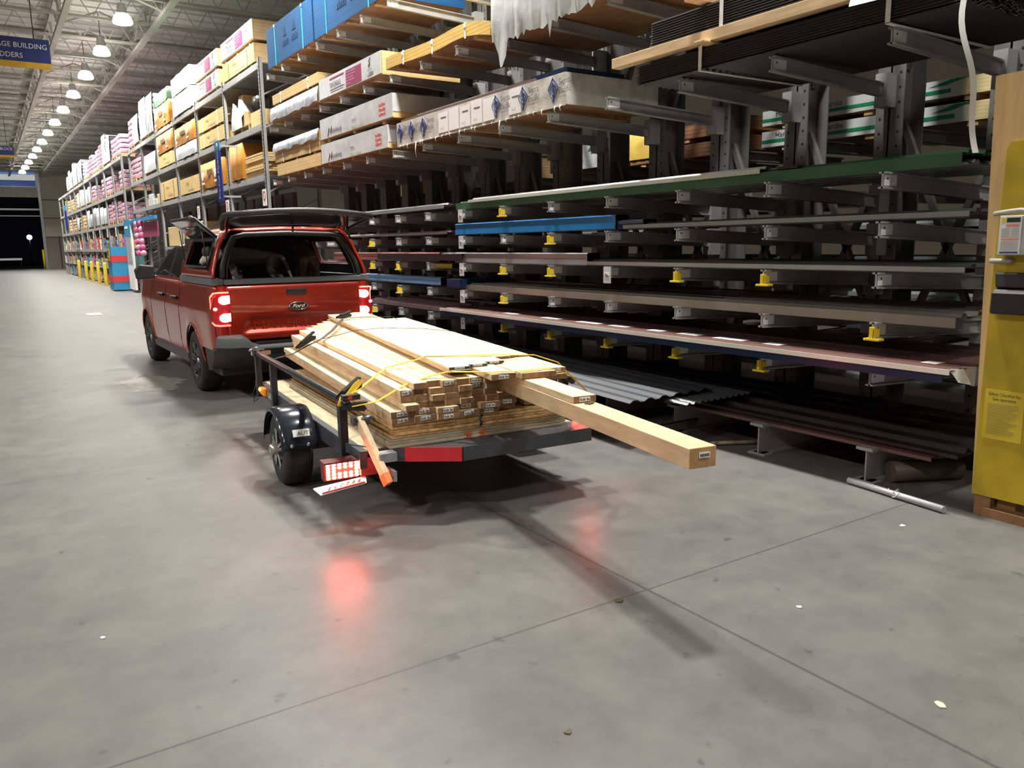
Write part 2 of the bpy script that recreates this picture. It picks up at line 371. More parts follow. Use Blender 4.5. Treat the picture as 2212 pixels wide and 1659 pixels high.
for i in range(-7, 13):
    y = 25.9 + 4.34 * i; x = 3.98 - .012 * (y - 26)
    if i >= 0: lamp(x, y, '%s glowing high-bay lamp over the aisle, counting away from the camera' % ORD[i], 'high-bay lamps over the aisle')
    else: area((x, y, 7.84), LP * (.35 if y < 2 else .75 if y < 6 else 1), .55)
for row_x, pw in ((-6.5, LP * 1.0), (13.2, LP * .05)):
    for i in range(10 if row_x < 0 else 7): area((row_x, (-4 + 5.2 * i) if row_x < 0 else 8.6 * i, 7.93), pw * (.55 if row_x < 0 and i > 3 else 1), .55)
# ------------------------------------------------------------------ cantilever rack
XF = 4.83; XC = 6.3                           # arm tips, column fronts
YK = [3.05 + .905 * k for k in range(15)]
LV = [1.945, 1.635, 1.31, .985, .665]          # undersides of the five close levels
dots = mat('punched_hole', (.004, .004, .004), .9)
def ibeam(m, p0, p1, h, fw, t=.012):
    """I-section bar along X; p = middle of the underside"""
    (x0, y, z0), (x1, _, z1) = p0, p1
    m.prism([(x0, y - fw / 2, z0), (x0, y + fw / 2, z0), (x0, y + fw / 2, z0 + t), (x0, y - fw / 2, z0 + t)], (x1 - x0, 0, z1 - z0))
    m.prism([(x0, y - fw / 2, z0 + h - t), (x0, y + fw / 2, z0 + h - t), (x0, y + fw / 2, z0 + h), (x0, y - fw / 2, z0 + h)], (x1 - x0, 0, z1 - z0))
    m.prism([(x0, y - t / 2, z0), (x0, y + t / 2, z0), (x0, y + t / 2, z0 + h), (x0, y - t / 2, z0 + h)], (x1 - x0, 0, z1 - z0))
arm_tip_lit = mat('arm_end_lit', (.78, .80, .82), .5)  # paler grey stands in for lamplight on the arm tips
tag_m = mat('tag_plate', (.55, .53, .57), .5)
YEL = {0: {5}, 1: {4, 9, 10}, 2: {1, 2, 4, 5, 8, 9, 10}, 3: {0, 5, 8, 12}, 4: {1, 2, 3, 4, 5, 9, 11}}
def cantilever(ks, label):
    t = thing('cantilever_rack', label, 'rack', (XC, (YK[ks[0]] + YK[ks[-1]]) / 2, 0))
    for k in ks:
        y = YK[k]
        m = MB(); top = 5.5
        m.box(XC, XC + .012, y - .12, y + .12, 0, top).box(XC + .29, XC + .302, y - .12, y + .12, 0, top).box(XC, XC + .3, y - .008, y + .008, 0, top)
        m.m = 1
        for i in range(44):
            z = .3 + i * .115
            for s in (-.08, .08): m.poly([(XC - .002, y + s + .011 * math.cos(a * PI / 3), z + .011 * math.sin(a * PI / 3)) for a in range(6)])
        m.build('column', [steel_dk, dots], t, norm=False)
        m = MB(); ibeam(m, (XF + .02, y, 0), (XC, y, 0), .225, .1); m.box(XF - .01, XF + .12, y - .06, y + .06, .225, .245); m.box(XF, XF + .1, y - .08, y + .08, 0, .012)
        m.build('base_foot', steel, t)
        lv = [(z, .105) for z in LV] + [(2.815, .105)]
        if k >= 6: lv += [(3.80, .105)]
        else: lv += [(3.70, .105)]
        if k >= 7: lv += [(4.755, .11)]
        for i, (z, h) in enumerate(lv):
            m = MB(); ibeam(m, (XF, y, z), (XC, y, z - .065), h, .055); m.box(XC - .14, XC, y - .05, y + .05, z - .14, z + .12)
            m.m = 1; m.box(XF + .012, XF + .13 + .05 * R.random(), y - .0085, y - .006, z + .018, z + h - .018)
            m.m = 2; m.poly([(XF + .045 + .008 * math.cos(a), y - .0095, z + h * .6 + .008 * math.sin(a)) for a in (0, 1, 2, 3, 4, 5)])
            a = m.build('arm', [steel, arm_tip_lit, dots], t)
            if i < 5 and k in YEL[i]:
                q = MB(); q.box(XF - .012, XF + .004, y - .018, y + .018, z - .012, z + h * .7); q.box(XF - .016, XF + .05, y - .055, y + .055, z - .016, z - .001); q.box(XF - .012, XF + .05, y - .02, y - .009, z, z + h * .6)
                q.build('end_stop', yellow_pl, a, bevel=.002)['label'] = 'yellow plastic end stop'
        if k < ks[-1]:
            for z0, z1 in ((.5, 2.6), (3.0, 5.2)):
                for s in (0, 1):
                    m = MB(); ya, yb = (y, YK[k + 1]) if s == 0 else (YK[k + 1], y)
                    m.bar((XC + .2, ya, z0), (XC + .2, yb, z1), .05, .05); m.build('brace', steel_dk, t)
    return t
RA = cantilever(range(0, 6), 'grey cantilever rack of arms nearest the camera, beside the yellow board')
RB = cantilever(range(6, 15), 'grey cantilever rack of arms behind the red pickup truck')
for i, z in enumerate(LV):
    for (k, par) in ((6, RB),) + (((3, RA),) if i == 2 else ()):
        y = YK[k] - .03; q = MB(); q.box(XF - .022, XF - .014, y - .06, y + .04, z - .05, z + .10)
        q.m = 1; q.box(XF - .024, XF - .022, y - .045, y + .02, z, z + .05); q.m = 2
        for j in range(4): q.box(XF - .0255, XF - .024, y - .04 + .014 * j, y - .032 + .014 * j, z + .005, z + .02 + .006 * j)
        q.build('tag_plate', [tag_m, white_pap, ink], par)['label'] = 'grey tag plate'
# goods ----------------------------------------------------------------
def bundle(name, label, cat, y0, y1, z0, z1, body, x0=XF, dep=1.22, extra=None, strapm=None, nst=2, group=None, skids=True, tilt=0.):
    """a banded unit of sheets: body + skids + straps (+ printed wrap)"""
    t = thing(name, label, cat, (x0 + dep / 2, (y0 + y1) / 2, z0), 0, group)
    zb = z0 + (.045 if skids else 0)
    def zz(y, z): return z - tilt * (max(0, 8.5 - y) / .8) ** 1.6 + .02 * bool(tilt) * math.sin(y * 2.6)
    m = MB(); n = 8
    n = 16 if tilt else n; P = [(y0 + (y1 - y0) * i / n) for i in range(n + 1)]
    for a in (0,):
        rows = []
        for y in P:
            rows.append([(x0, y, zz(y, zb)), (x0, y, zz(y, z1)), (x0 + dep, y, zz(y, z1)), (x0 + dep, y, zz(y, zb))])
        A = m.grid(rows, cv=True, smooth=False); m.f(A[0][::-1]); m.f(A[-1])
    m.build('sheets', body, t)
    if skids:
        m = MB(); m.grid([[(x0 + .004, y, zz(y, zb) - .004), (x0 + .004, y, zz(y, zb) + .008), (x0 + dep - .004, y, zz(y, zb) + .008), (x0 + dep - .004, y, zz(y, zb) - .004)] for y in P], cv=True, smooth=False); m.build('bottom_sheet', brown_und, t)
        for j in range(3):
            y = y0 + (y1 - y0) * (.12 + .38 * j); m = MB(); m.box(x0 + .01, x0 + dep - .01, y - .045, y + .045, zz(y, z0), zz(y, z0) + .045); m.build('skid', pal_w, t)
    if strapm:
        for j in range(nst):
            y = y0 + (y1 - y0) * (.2 + .6 * j / max(1, nst - 1)); m = MB(); e = .006
            m.box(x0 - e, x0, y - .014, y + .014, zz(y, zb) - .02, zz(y, z1)).box(x0 - e, x0 + dep, y - .014, y + .014, zz(y, z1), zz(y, z1) + e); m.build('strap', strapm, t)
            m = MB(); m.box(x0 - .012, x0 - e, y - .02, y + .02, zz(y, z1) - .05, zz(y, z1) - .005); m.build('strap_clip', white_pap, t)
    if extra: extra(t, x0, y0, y1, zb, z1)
    return t
# writing on the aisle-facing side: u runs toward the camera (-Y), because the viewer stands at smaller X
def T(m, s, size, x, y, z, align='LEFT', sx=1., mi=0):
    m.m = mi; m.text(s, size, (x, y, z), (0, -1, 0), (0, 0, 1), align, sx, .003)
PR = mat('grey_print', (.30, .30, .31), .6)
def top_choice(t, x0, y0, y1, z0, z1):
    m = MB(); h = z1 - z0; L = y1 - y0; e = x0 - .005
    m.box(e, x0, y0 + .03, y1 - .01, z0 + .02, z1); m.box(e, x0 + .35, y0 + .03, y1 - .01, z1, z1 + .004)
    m.m = 1; m.box(e - .002, e, y0 + .29 * L, y0 + .53 * L, z0 + .12 * h, z0 + .88 * h); m.box(e - .002, e, y0 + .56 * L, y0 + .80 * L, z0 + .80 * h, z0 + .87 * h)
    m.m = 2; m.box(e - .002, e, y0 + .56 * L, y0 + .80 * L, z0 + .30 * h, z0 + .315 * h)
    T(m, 'TOP CHOICE', .36 * h, e - .001, y0 + .805 * L, z0 + .40 * h, 'LEFT', .72, 2)
    m.m = 3; m.box(e - .002, e, y0 + .58 * L, y0 + .79 * L, z0 + .2 * h, z0 + .225 * h)
    for i, q in enumerate(('TSCA Title VI Certified Plywood', 'Chemical panels for better glue', 'Environmentally friendly', 'Harvested from sustainable', 'wood sources')):
        T(m, q, .085 * h, e - .003, y0 + .52 * L, z0 + (.75 - .13 * i) * h, 'LEFT', 1.05, 0)
    T(m, 'So-Strong', .11 * h, e - .001, y0 + .17 * L, z0 + .40 * h, 'CENTER', 1, 2); m.m = 3
    for q in range(3): m.box(e - .002, e, y0 + .12 * L, y0 + (.2 - .01 * q) * L, z0 + (.16 + .06 * q) * h, z0 + (.19 + .06 * q) * h)
    m.m = 2
    yy, zc = y0 + .17 * L, z0 + .72 * h
    m.tube([(e - .002, yy + .03, zc - .05), (e - .002, yy - .02, zc + .0), (e - .002, yy + .02, zc + .02), (e - .002, yy - .03, zc + .07)], .006, 5)
    m.build('printed_wrap', [wrap_w, maroon, ink, PR], t)['label'] = 'white printed wrap'
def rosewhite(t, x0, y0, y1, z0, z1):
    m = MB(); h = z1 - z0; L = y1 - y0; e = x0 - .005
    m.box(e, x0, y0, y1, z0 + .01, z1); m.box(e, x0 + 1.22, y0, y1, z1, z1 + .005); m.box(x0, x0 + 1.22, y0 - .005, y0, z0 + .08, z1)
    T(m, 'Roseburg', .33 * h, e - .001, y1 - .17 * L, z0 + .22 * h, 'LEFT', 1.15, 1); T(m, 'Roseburg', .17 * h, e - .001, y0 + .52 * L, z0 + .42 * h, 'LEFT', .8, 1)
    T(m, 'Select Veneer', .26 * h, e - .001, y0 + .52 * L, z0 + .03 * h, 'LEFT', .95, 2)
    m.m = 3
    for i in range(3):
        for q in range(5): m.box(e - .002, e, y0 + (.085 + .016 * q) * L, y0 + (.095 + .016 * q) * L, z0 + (.62 - .2 * i) * h, z0 + (.70 + .02 * ((q + i) % 3) - .2 * i) * h)
    m.m = 1; m.tube([(e - .001, y1 - .12 * L, z0 + .1 * h), (e - .001, y1 - .15 * L, z0 + .5 * h), (e - .001, y1 - .17 * L, z0 + .2 * h), (e - .001, y1 - .185 * L, z0 + .55 * h)], .006, 5)
    m.build('printed_wrap', [wrap_w, ink, mat('olive_print', (.25, .30, .16), .6), redp], t)['label'] = 'white printed wrap'
def rosetan(t, x0, y0, y1, z0, z1):
    m = MB(); h = z1 - z0; L = y1 - y0; e = x0 - .003
    T(m, 'Roseburg', .26 * h, e, y0 + .66 * L, z0 + .55 * h, 'LEFT', .85, 0); m.m = 1
    for q in range(6): m.box(e - .001, e, y0 + (.3 + .05 * q) * L, y0 + (.325 + .05 * q) * L, z0 + .15 * h, z0 + (.24 + .05 * (q % 2)) * h)
    m.build('stencil', [ink, PR], t)
def sierra(t, x0, y0, y1, z0, z1):
    m = MB(); h = z1 - z0; L = y1 - y0; e = x0 - .006
    m.box(e, x0, y0, y1, z0 - .03, z1 + .004); m.box(x0, x0 + 1.2, y0 - .006, y0, z0 - .02, z1 + .004)
    for f in (.97, .88, .79, .33, .19, .05):
        yc = y0 + f * L; zc = z0 + .55 * h; m.m = 1
        for s in (.085, .05):
            m.tube([(e - .002, yc + s, zc), (e - .002, yc, zc + s * 1.25), (e - .002, yc - s, zc), (e - .002, yc, zc - s * 1.25)], .006, 5, closed=True)
        m.box(e - .004, e, yc - .012, yc + .012, zc - .13, zc + .03)
        T(m, 'Sierra', .085, e - .001, yc - .09, zc + .02, 'LEFT', .95, 2); T(m, 'Pacific', .085, e - .001, yc - .09, zc - .06, 'LEFT', .95, 2); T(m, 'Industries', .03, e - .001, yc - .09, zc - .10, 'LEFT', 1, 2)
    m.m = 3
    for i, f in enumerate((.67, .60, .53, .46, .39, .25)):
        m.box(e - .004, e, y0 + (f - .05) * L, y0 + (f + .012) * L, z0 + .03 * h, z0 + (.9 + .05 * (i % 2)) * h)
    for f in (.67, .53, .46, .25):
        T(m, '6-12', .04, e - .006, y0 + (f - .005) * L, z0 + .15 * h, 'LEFT', 1, 2); m.box(e - .006, e - .004, y0 + (f - .04) * L, y0 + (f - .005) * L, z0 + .66 * h, z0 + .69 * h)
    m.build('printed_wrap', [wrap_old, navy, mat('slate_print', (.10, .11, .14), .6), white_pap], t)['label'] = 'dusty white printed wrap'
    m = MB()
    for i in range(26):
        y = y0 + L * (i + R.random() * .7) / 26; l = .02 + .05 * R.random() + (.16 if i in (8, 22) else 0)
        m.tube([(x0 - .012, y, z0 - .02), (x0 - .02, y + .012, z0 - .02 - l * .5), (x0 - .014, y - .006, z0 - .02 - l)], [.008, .006, .002], 4)
    m.build('torn_fringe', wrap_old, t)
bundle('plywood_unit', 'white wrapped plywood unit with maroon print, on the cantilever rack', 'plywood', 10.52, 12.98, 3.905, 4.26, ply_t, extra=top_choice)
bundle('plywood_unit', 'upper of two white wrapped veneer units behind the truck roof', 'plywood', 10.24, 13.02, 3.30, 3.66, ply_t, extra=rosewhite)
bundle('plywood_unit', 'lower of two white wrapped veneer units behind the truck roof', 'plywood', 10.42, 13.02, 2.92, 3.27, ply_t, extra=rosewhite)
bundle('lumber_unit', 'long lumber unit in dusty white wrap with blue diamond logos', 'lumber', 6.38, 10.13, 2.925, 3.24, lum_t, extra=sierra, dep=1.2)
bundle('board_unit', 'unit of bent yellow boards with white strap clips', 'boards', 7.72, 10.40, 3.92, 4.11, ply_y, strapm=white_pap, nst=3, tilt=.13)
bundle('plywood_unit', 'stack of tan sheets bound with straps, left of the white veneer units', 'plywood', 13.08, 15.5, 3.17, 3.36, ply_t, strapm=white_pap)
bundle('plywood_unit', 'bottom stack of pale sheets on the arms, left of the white veneer units', 'plywood', 13.06, 15.42, 2.92, 3.17, ply_t)
def filmtop(t, x0, y0, y1, z0, z1):
    m = MB(); P = []
    for i in range(15):
        y = y0 + (y1 - y0) * i / 14; P.append([(x0 - .012 - .02 * R.random(), y, z0 + .0 + .05 * R.random()), (x0 - .015 - .02 * R.random(), y, (z0 + z1) / 2), (x0 + .0, y, z1 + .012), (x0 + .5, y, z1 + .014)])
    m.grid(P); m.build('film', foil, t)
bundle('board_unit', 'film covered grey boards lying on the tan strapped sheets', 'boards', 13.1, 15.55, 3.37, 3.55, ply_t, extra=filmtop, skids=False)
bundle('board_unit', 'tan boards under torn silver film, left of the maroon-printed white unit', 'boards', 13.02, 15.6, 3.905, 4.20, ply_t, extra=filmtop, strapm=white_pap)
bundle('board_unit', 'brown sheets bound with white straps atop the torn silver film boards', 'boards', 13.0, 15.45, 4.21, 4.42, ply_t, strapm=white_pap)
def bluemark(t, x0, y0, y1, z0, z1):
    m = MB()
    for f in (.5, .3):
        m.prism([(x0 - .004, y0 + (f + a) * (y1 - y0), z0 + b) for a, b in ((.03, .38), (.07, .56), (.11, .38))], (.002, 0, 0))
        for q in range(5): m.box(x0 - .004, x0 - .002, y0 + (f + .028 * q) * (y1 - y0), y0 + (f + .018 + .028 * q) * (y1 - y0), z0 + .22, z0 + .30 + .02 * (q % 2))
    m.build('stencil', mat('dark_blue_stencil', (.003, .03, .11), .6), t)
cyan_st = mat('teal_strap', (.05, .5, .6), .4)
bundle('sheathing_unit', 'tall blue sheathing unit at the left end of the cantilever rack', 'sheathing', 13.12, 15.58, 4.87, 5.6, blue_s, strapm=cyan_st, extra=bluemark)
bundle('sheathing_unit', 'blue sheathing unit at the top, right of the tall blue one', 'sheathing', 10.35, 13.05, 4.87, 5.6, blue_s, strapm=cyan_st, extra=bluemark)
# white film-wrapped plywood, upper middle, film hanging ragged
def ragged(t, x0, y0, y1, z0, z1):
    m = MB(); P = []; n = 46
    for i in range(n + 1):
        y = y1 + .03 - (y1 - y0 + .03) * i / n; f = i / n
        low = z0 - .05 - .09 * abs(math.sin(i * 1.7)) * R.random() - (.26 if i in (3, 4) else .12 if i in (2, 5, 21) else 0) + .14 * max(0, f - .5)
        P.append([(x0 - .02 - .012 * math.sin(i * 2.1), y, low), (x0 - .035 - .02 * math.sin(i * 1.3), y, z0 + .12), (x0 - .025 - .015 * math.sin(i * .9), y, z1 - .1), (x0, y, z1 + .01), (x0 + .5, y, z1 + .015)])
    m.grid(P); m.build('film', wrap_w, t)['label'] = 'white film hanging ragged'
    m = MB(); P = []
    for i in range(12):
        x = x0 + 1.2 * i / 11; P.append([(x, y1 + .02 + .015 * math.sin(i * 2), z0 - .02 - .05 * R.random()), (x, y1 + .03, (z0 + z1) / 2), (x, y1, z1 + .01)])
    m.grid(P); m.build('end_film', wrap_w, t)
bundle('plywood_unit', 'plywood unit under ragged white film high on the near rack', 'plywood', 5.35, 7.62, 3.81, 4.45, brown_und, extra=ragged, skids=False, dep=1.3)
# dark corrugated panels, top right, in two units with timbers between
def wavy(x0, x1, z, n, amp):
    return [(x0 + (x1 - x0) * i / n, z + (amp if i % 2 else 0)) for i in range(n + 1)]
dk = stripes('dark_panel_edges', (.030, .024, .022), (.012, .009, .008), 'Z', .018, .6, .5)
def dark_unit(y0, y1, z0, n, label, strap_y):
    t = thing('panel_bundle', label, 'roofing', (5.3, (y0 + y1) / 2, z0))
    m = MB()
    for j in range(n):
        z = z0 + j * .0185
        prof = [(x, y0 + .03 * R.random(), q) for x, q in wavy(4.74, 5.95, z, 34, .022)]
        m.sheet(prof, (0, y1 - y0, 0), (0, 0, .006))
    m.box(4.75, 5.9, y0 + .04, y1, z0 + .02, z0 + .0185 * n)
    m.build('panels', dk, t)
    for y in strap_y:
        m = MB(); e = 4.728; m.box(e, e + .006, y - .016, y + .016, z0 - .01, z0 + .0185 * n + .03).box(e, 5.95, y - .016, y + .016, z0 + .0185 * n + .025, z0 + .0185 * n + .03).box(e, 5.95, y - .016, y + .016, z0 - .012, z0 - .006)
        m.build('strap', white_pap, t)
    return t
du = dark_unit(2.55, 5.25, 2.925, 8, 'lower bundle of dark corrugated panels at top right', (4.55, 3.02))
dark_unit(2.45, 5.1, 3.20, 10, 'upper bundle of dark corrugated panels at top right', (4.35,))
def timber(label, cat, x0, x1, y0, y1, z0, z1, mt=redpine, name='timber'):
    return tag(MB().box(x0, x1, y0, y1, z0, z1).build(name, mt, bevel=.003), label, cat)
timber('long orange timber lying on the lower dark panel bundle', 'timber', 4.70, 4.79, 2.7, 5.55, 3.105, 3.185, fir4)
timber('short crosswise block poking out under the long orange timber', 'timber', 4.62, 5.6, 4.42, 4.51, 3.088, 3.104, fir4)
timber('crosswise timber end poking out atop the upper dark panel bundle', 'timber', 4.60, 5.6, 4.5, 4.6, 3.40, 3.45, redpine)
timber('pale timber across the top of the upper dark panels at the right edge', 'timber', 4.72, 5.9, 2.62, 2.74, 3.41, 3.50, fir4)
t = thing('hanging_strap', 'long loose white strap hanging down beside the yellow board', 'strap', (4.72, 2.5, 2.1))
m = MB(); P = []
for i in range(17):
    f = i / 16; y = 2.55 - .12 * f + .02 * math.sin(f * 9); z = 2.98 - .88 * f; P.append([(4.715 - .03 * math.sin(f * 5), y - .016, z), (4.715 - .03 * math.sin(f * 5) - .004, y + .016, z)])
m.grid(P); m.build('webbing', white_pap, t)
t = thing('item_ticket', 'white handwritten ticket in a clear sleeve on dark panels at top right', 'ticket', (4.7, 3.15, 2.95))
m = MB(); P = []
for i in range(7):
    f = i / 6; P.append([(4.735 - .05 * f, 3.26, 3.22 - .16 * f), (4.735 - .09 * f, 2.98, 3.24 - .20 * f)])
m.grid(P); m.m = 1
q = V((4.725, 3.19, 3.19)); m.text('ITEM #', .035, q, (-.08, -1, .0), (.4, 0, .9), 'LEFT', 1, .006); m.text('DATE', .03, q + V((-.02, 0, -.09)), (-.08, -1, 0), (.4, 0, .9), 'LEFT', 1, .008)
m.build('sheet', [white_pap, ink], t, norm=False)
# corrugated navy topping and metal trim on the long wrapped lumber
t = thing('panel_bundle', 'navy and grey wavy panels lying on the long wrapped lumber unit', 'roofing', (5.3, 7, 3.24))
m = MB()
for j in range(3):
    m.sheet([(x, 6.45 + .03 * j, z) for x, z in wavy(4.9, 5.75, 3.25 + .02 * j, 26, .02)], (0, 3.2, 0), (0, 0, .005))
m.build('panels', sh_taupe, t)
m = MB(); m.box(4.88, 5.6, 6.42, 6.44, 3.245, 3.30); m.box(4.86, 4.88, 6.42, 7.0, 3.245, 3.30); m.build('edge_trim', sh_navy, t)
tag(MB().box(4.83, 4.87, 6.9, 10.0, 3.25, 3.275).build('metal_trim', sh_mauve), 'thin brown metal trim along the top of the long wrapped lumber', 'trim')

# ------------------------------------------------------------------ metal sheets on the close levels
def rib_panel(label, y0, y1, z, mt, x0=4.72, dep=.95, lip=.03, ribs=5, rh=.022, edge=None, group=None, end=None, curl=0., lipm=None, name='roofing_panel', skew=0.):
    if x0 == 4.72:
        k = 4.89 / x0; x0 = 4.89; y0 *= k; y1 *= k; z = 1.63 + (z - 1.63) * k
    prof = [(x0, z - lip), (x0, z)]
    for i in range(ribs):
        a = x0 + dep * (i + .5) / ribs; prof += [(a - .04, z), (a - .02, z + rh), (a + .02, z + rh), (a + .04, z)]
    prof += [(x0 + dep, z), (x0 + dep, z - lip * .6)]
    m = MB(); n = 8
    out = []
    for j in range(n + 1):
        y = y0 + (y1 - y0) * j / n; sk = skew * (1 - j / n)
        out.append([(a - sk, y, b) for a, b in prof])
    m.grid(out, smooth=False)
    m.grid([[(a + .003, y, b - .004) for a, y, b in r] for r in out], smooth=False)
    if edge:
        m.m = 1; m.box(x0 - .006, x0 + .002, y0, y1, z - .026, z + .006)
    if lipm:
        m.m = 2 if edge else 1; m.box(x0 - .004 + .02, x0 + .03, y0 + .05, y1, z - lip - .06, z - lip * .5)
    ms = [mt] + ([edge] if edge else []) + ([lipm] if lipm else [])
    return tag(m.build(name, ms, norm=False), label, 'roofing', group)
def gutter(label, y0, y1, z0, z1, mt, x0=4.71, dep=.16, mt2=None, ysplit=None):
    """a stack of folded trim: C-shaped lengths with a rolled lip"""
    if x0 == 4.71:
        k = 4.88 / x0; x0 = 4.88; y0 *= k; y1 *= k; z0 = 1.63 + (z0 - 1.63) * k; z1 = 1.63 + (z1 - 1.63) * k
    m = MB(); h = z1 - z0
    prof = [(x0 + dep, z1 - .004), (x0 + .02, z1), (x0, z1 - .012), (x0 + .008, z0 + h * .55), (x0, z0 + .01), (x0 + .012, z0), (x0 + dep, z0 + .006)]
    m.sheet([(a, y0, b) for a, b in prof], (0, (ysplit or y1) - y0, 0), (.006, 0, 0))
    if mt2:
        m.m = 1; m.sheet([(a + .004, ysplit, b - .003) for a, b in prof], (0, y1 - ysplit, 0), (.006, 0, 0))
    return tag(m.build('metal_trim', [mt] + ([mt2] if mt2 else [])), label, 'trim')
z = LV[0] + .11
rib_panel('long green roofing panel on the near rack below the white one', 2.50, 8.38, z + .055, sh_green, lip=.075, skew=.0)
rib_panel('grey roofing panel lying beneath the long green panel', 2.6, 8.2, z + .02, sh_grey, x0=4.98, lip=.01, dep=1.0)
rib_panel('long white roofing panel lying on the green panel', 3.94 * 1.03, 8.35, z + .098, sh_white, x0=4.87, lip=.03)
tag(MB().box(4.9, 5.3, 3.75, 3.93, z + .08, z + .10).build('metal_trim', black_metal), 'black offcut at the end of the long white roofing panel', 'trim')
rib_panel('pale grey roofing panel at the left, above the truck hatch', 8.68, 11.5, z + .06, sh_grey, lip=.045)
z = LV[1] + .11
rib_panel('long dark grey roofing panel to the right of the blue trim', 2.43, 5.4, z + .03, sh_char, lip=.03, edge=sh_galv)
gutter('bright blue metal trim to the right of the truck hatch', 5.5, 8.4, z, z + .13, sh_blue)
gutter('dark blue metal trim sticking out behind the bright blue trim', 5.35, 6.3, z + .005, z + .09, sh_navy, x0=4.90)
rib_panel('thin brown roofing panel at the left below the pale grey one', 8.62, 12.0, z + .04, sh_mauve, lip=.02)
z = LV[2] + .11
gutter('grey and mauve metal trim below the bright blue trim', 5.9, 8.42, z, z + .12, sh_pur)
rib_panel('long charcoal roofing panel, third level down on the near rack', 2.43, 6.8, z + .035, sh_char, lip=.03, edge=sh_galv)
gutter('red-brown metal trim seen just right of the truck', 8.82, 12.4, z + .01, z + .12, sh_red)
rib_panel('dark brown roofing panel behind the red-brown trim', 8.5, 11.0, z + .1, sh_dbrown, x0=4.85, lip=.08)
gutter('ochre metal trim below the red-brown trim', 8.5, 8.95, z - .07, z - .012, sh_yel)
z = LV[3] + .11
rib_panel('long taupe roofing panel, fourth level down on the near rack', 2.46, 8.2, z + .07, sh_taupe, lip=.06)
rib_panel('dark red panel lying under the taupe roofing panel', 4.6, 7.2, z + .05, sh_dbrown, x0=5.0, lip=.01, dep=1.2)
gutter('pale blue metal trim right of the truck tail light', 8.8, 11.3, z + .04, z + .14, sh_lblue)
tag(MB().box(4.8, 5.3, 8.48, 8.8, z + .02, z + .12).build('metal_trim', sh_navy), 'dark blue offcut beside the pale blue trim', 'trim')
z = LV[4] + .11
rib_panel('long brown roofing panel with a cream edge, fifth level down', 2.44, 8.74, z + .085, sh_brown, x0=4.66, lip=.02, edge=sh_edge, lipm=sh_navy, dep=1.2, rh=.005)
rib_panel('taupe roofing panel at the left, just above the lumber load', 8.8, 11.0, z + .085, sh_mauve, lip=.05)
m = MB(); m.grid([[(4.66 + .05 * i, 2.44 + .03 * math.sin(i * 2.3), z + .09), (4.65 + .05 * i, 2.40 - .02 * math.cos(i * 2.1), z + .03 - .012 * i)] for i in range(6)])
tag(m.build('torn_film', wrap_old), 'torn cream film at the near end of the brown panel with the cream edge', 'film')
for i, (ya, yb) in enumerate(((7.35, 7.6), (6.55, 6.85), (5.9, 6.25), (5.5, 5.75), (5.05, 5.22), (4.62, 4.85), (4.15, 4.45), (3.8, 3.95), (2.62, 2.72))):
    tag(MB().box(4.84, 4.95, ya, yb, z + .0868, z + .0885).build('paper_label', white_pap), 'white paper strip, %s from the left along the brown panel with the cream edge' % ORD[i], 'label', 'paper strips on the brown panel')
# lowest level: corrugated sheets poking out into the aisle; brown panels on the base feet
def corr(label, p0, p1, wv, z0, z1, mt, n=22, amp=.018, th=.004, ribs=None):
    """panel from far end p0 to near end p1 (aisle-side edge), width vector wv"""
    m = MB(); p0 = V(p0); p1 = V(p1); wv = V(wv); rows = []
    for j in range(13):
        f = j / 12; p = p0.lerp(p1, f); z = z0 + (z1 - z0) * f
        r = []
        for i in range(n * 4 + 1):
            g = i / (n * 4); ph = (i % 4); r.append((p.x + wv.x * g, p.y + wv.y * g, z + (amp if ph in (1, 2) else 0)))
        rows.append(r)
    m.grid(rows, smooth=False); m.grid([[(a, b, c - th) for a, b, c in r] for r in rows], smooth=False)
    return tag(m.build('roofing_panel', mt, norm=False), label, 'roofing')
sh_gloss = metal_sheet('dark_galvanised_sheet', (.055, .06, .07), .5, .3)
corr('dark galvanised panel poking into the aisle behind the lumber load', (4.35, 8.1, 0), (4.12, 4.62, 0), (.98, .04, 0), .40, .38, sh_gloss, 6, .02)
corr('lower corrugated panel just under the dark galvanised panel', (4.7, 7.9, 0), (4.55, 4.42, 0), (.9, .03, 0), .365, .345, sh_char, 12, .015)
corr('dark panel lying low behind the truck-side end of the load', (4.6, 11.0, 0), (4.55, 8.3, 0), (.9, .0, 0), .42, .42, sh_char, 9, .02)
rib_panel('wide brown ribbed panel lowest on the near rack feet', 2.54, 4.85, .30, sh_brown, x0=4.72, lip=.02, dep=1.5, ribs=6, rh=.03)
rib_panel('second brown ribbed panel lying behind on the near rack feet', 2.5, 7.2, .285, sh_dbrown, x0=4.95, lip=.02, dep=1.3, ribs=5, rh=.03)

# back of the rack, facing the next aisle
def hardie(t, x0, y0, y1, z0, z1):
    m = MB(); h = z1 - z0; L = y1 - y0; e = x0 - .004
    m.box(e, x0, y0 + .35, y1, z0, z1); m.box(e, x0 + .5, y0 + .35, y1, z1, z1 + .005); m.m = 1; m.box(e - .002, e, y0 + .45, y1, z0 + .25 * h, z0 + .48 * h); m.prism([(e - .002, y0 + .30, z1), (e - .002, y0 + .45, z1), (e - .002, y0 + .65, z0 + .1), (e - .002, y0 + .5, z0 + .1)], (.002, 0, 0))
    for f in (.93, .7, .42): T(m, 'Hardie', .08, e - .001, y0 + f * L, z0 + .58 * h, 'LEFT', 1, 2)
    m.build('printed_wrap', [wrap_w, green_p, ink], t)
ply_l = stripes('pale_yellow_board_layers', (.74, .62, .32), (.50, .38, .16), 'Z', .03, .9)
XB = 7.1
def back_unit(name, label, cat, y0, y1, z0, z1, body, **k): return bundle(name, label, cat, y0, y1, z0, z1, body, x0=XB, dep=1.2, **k)
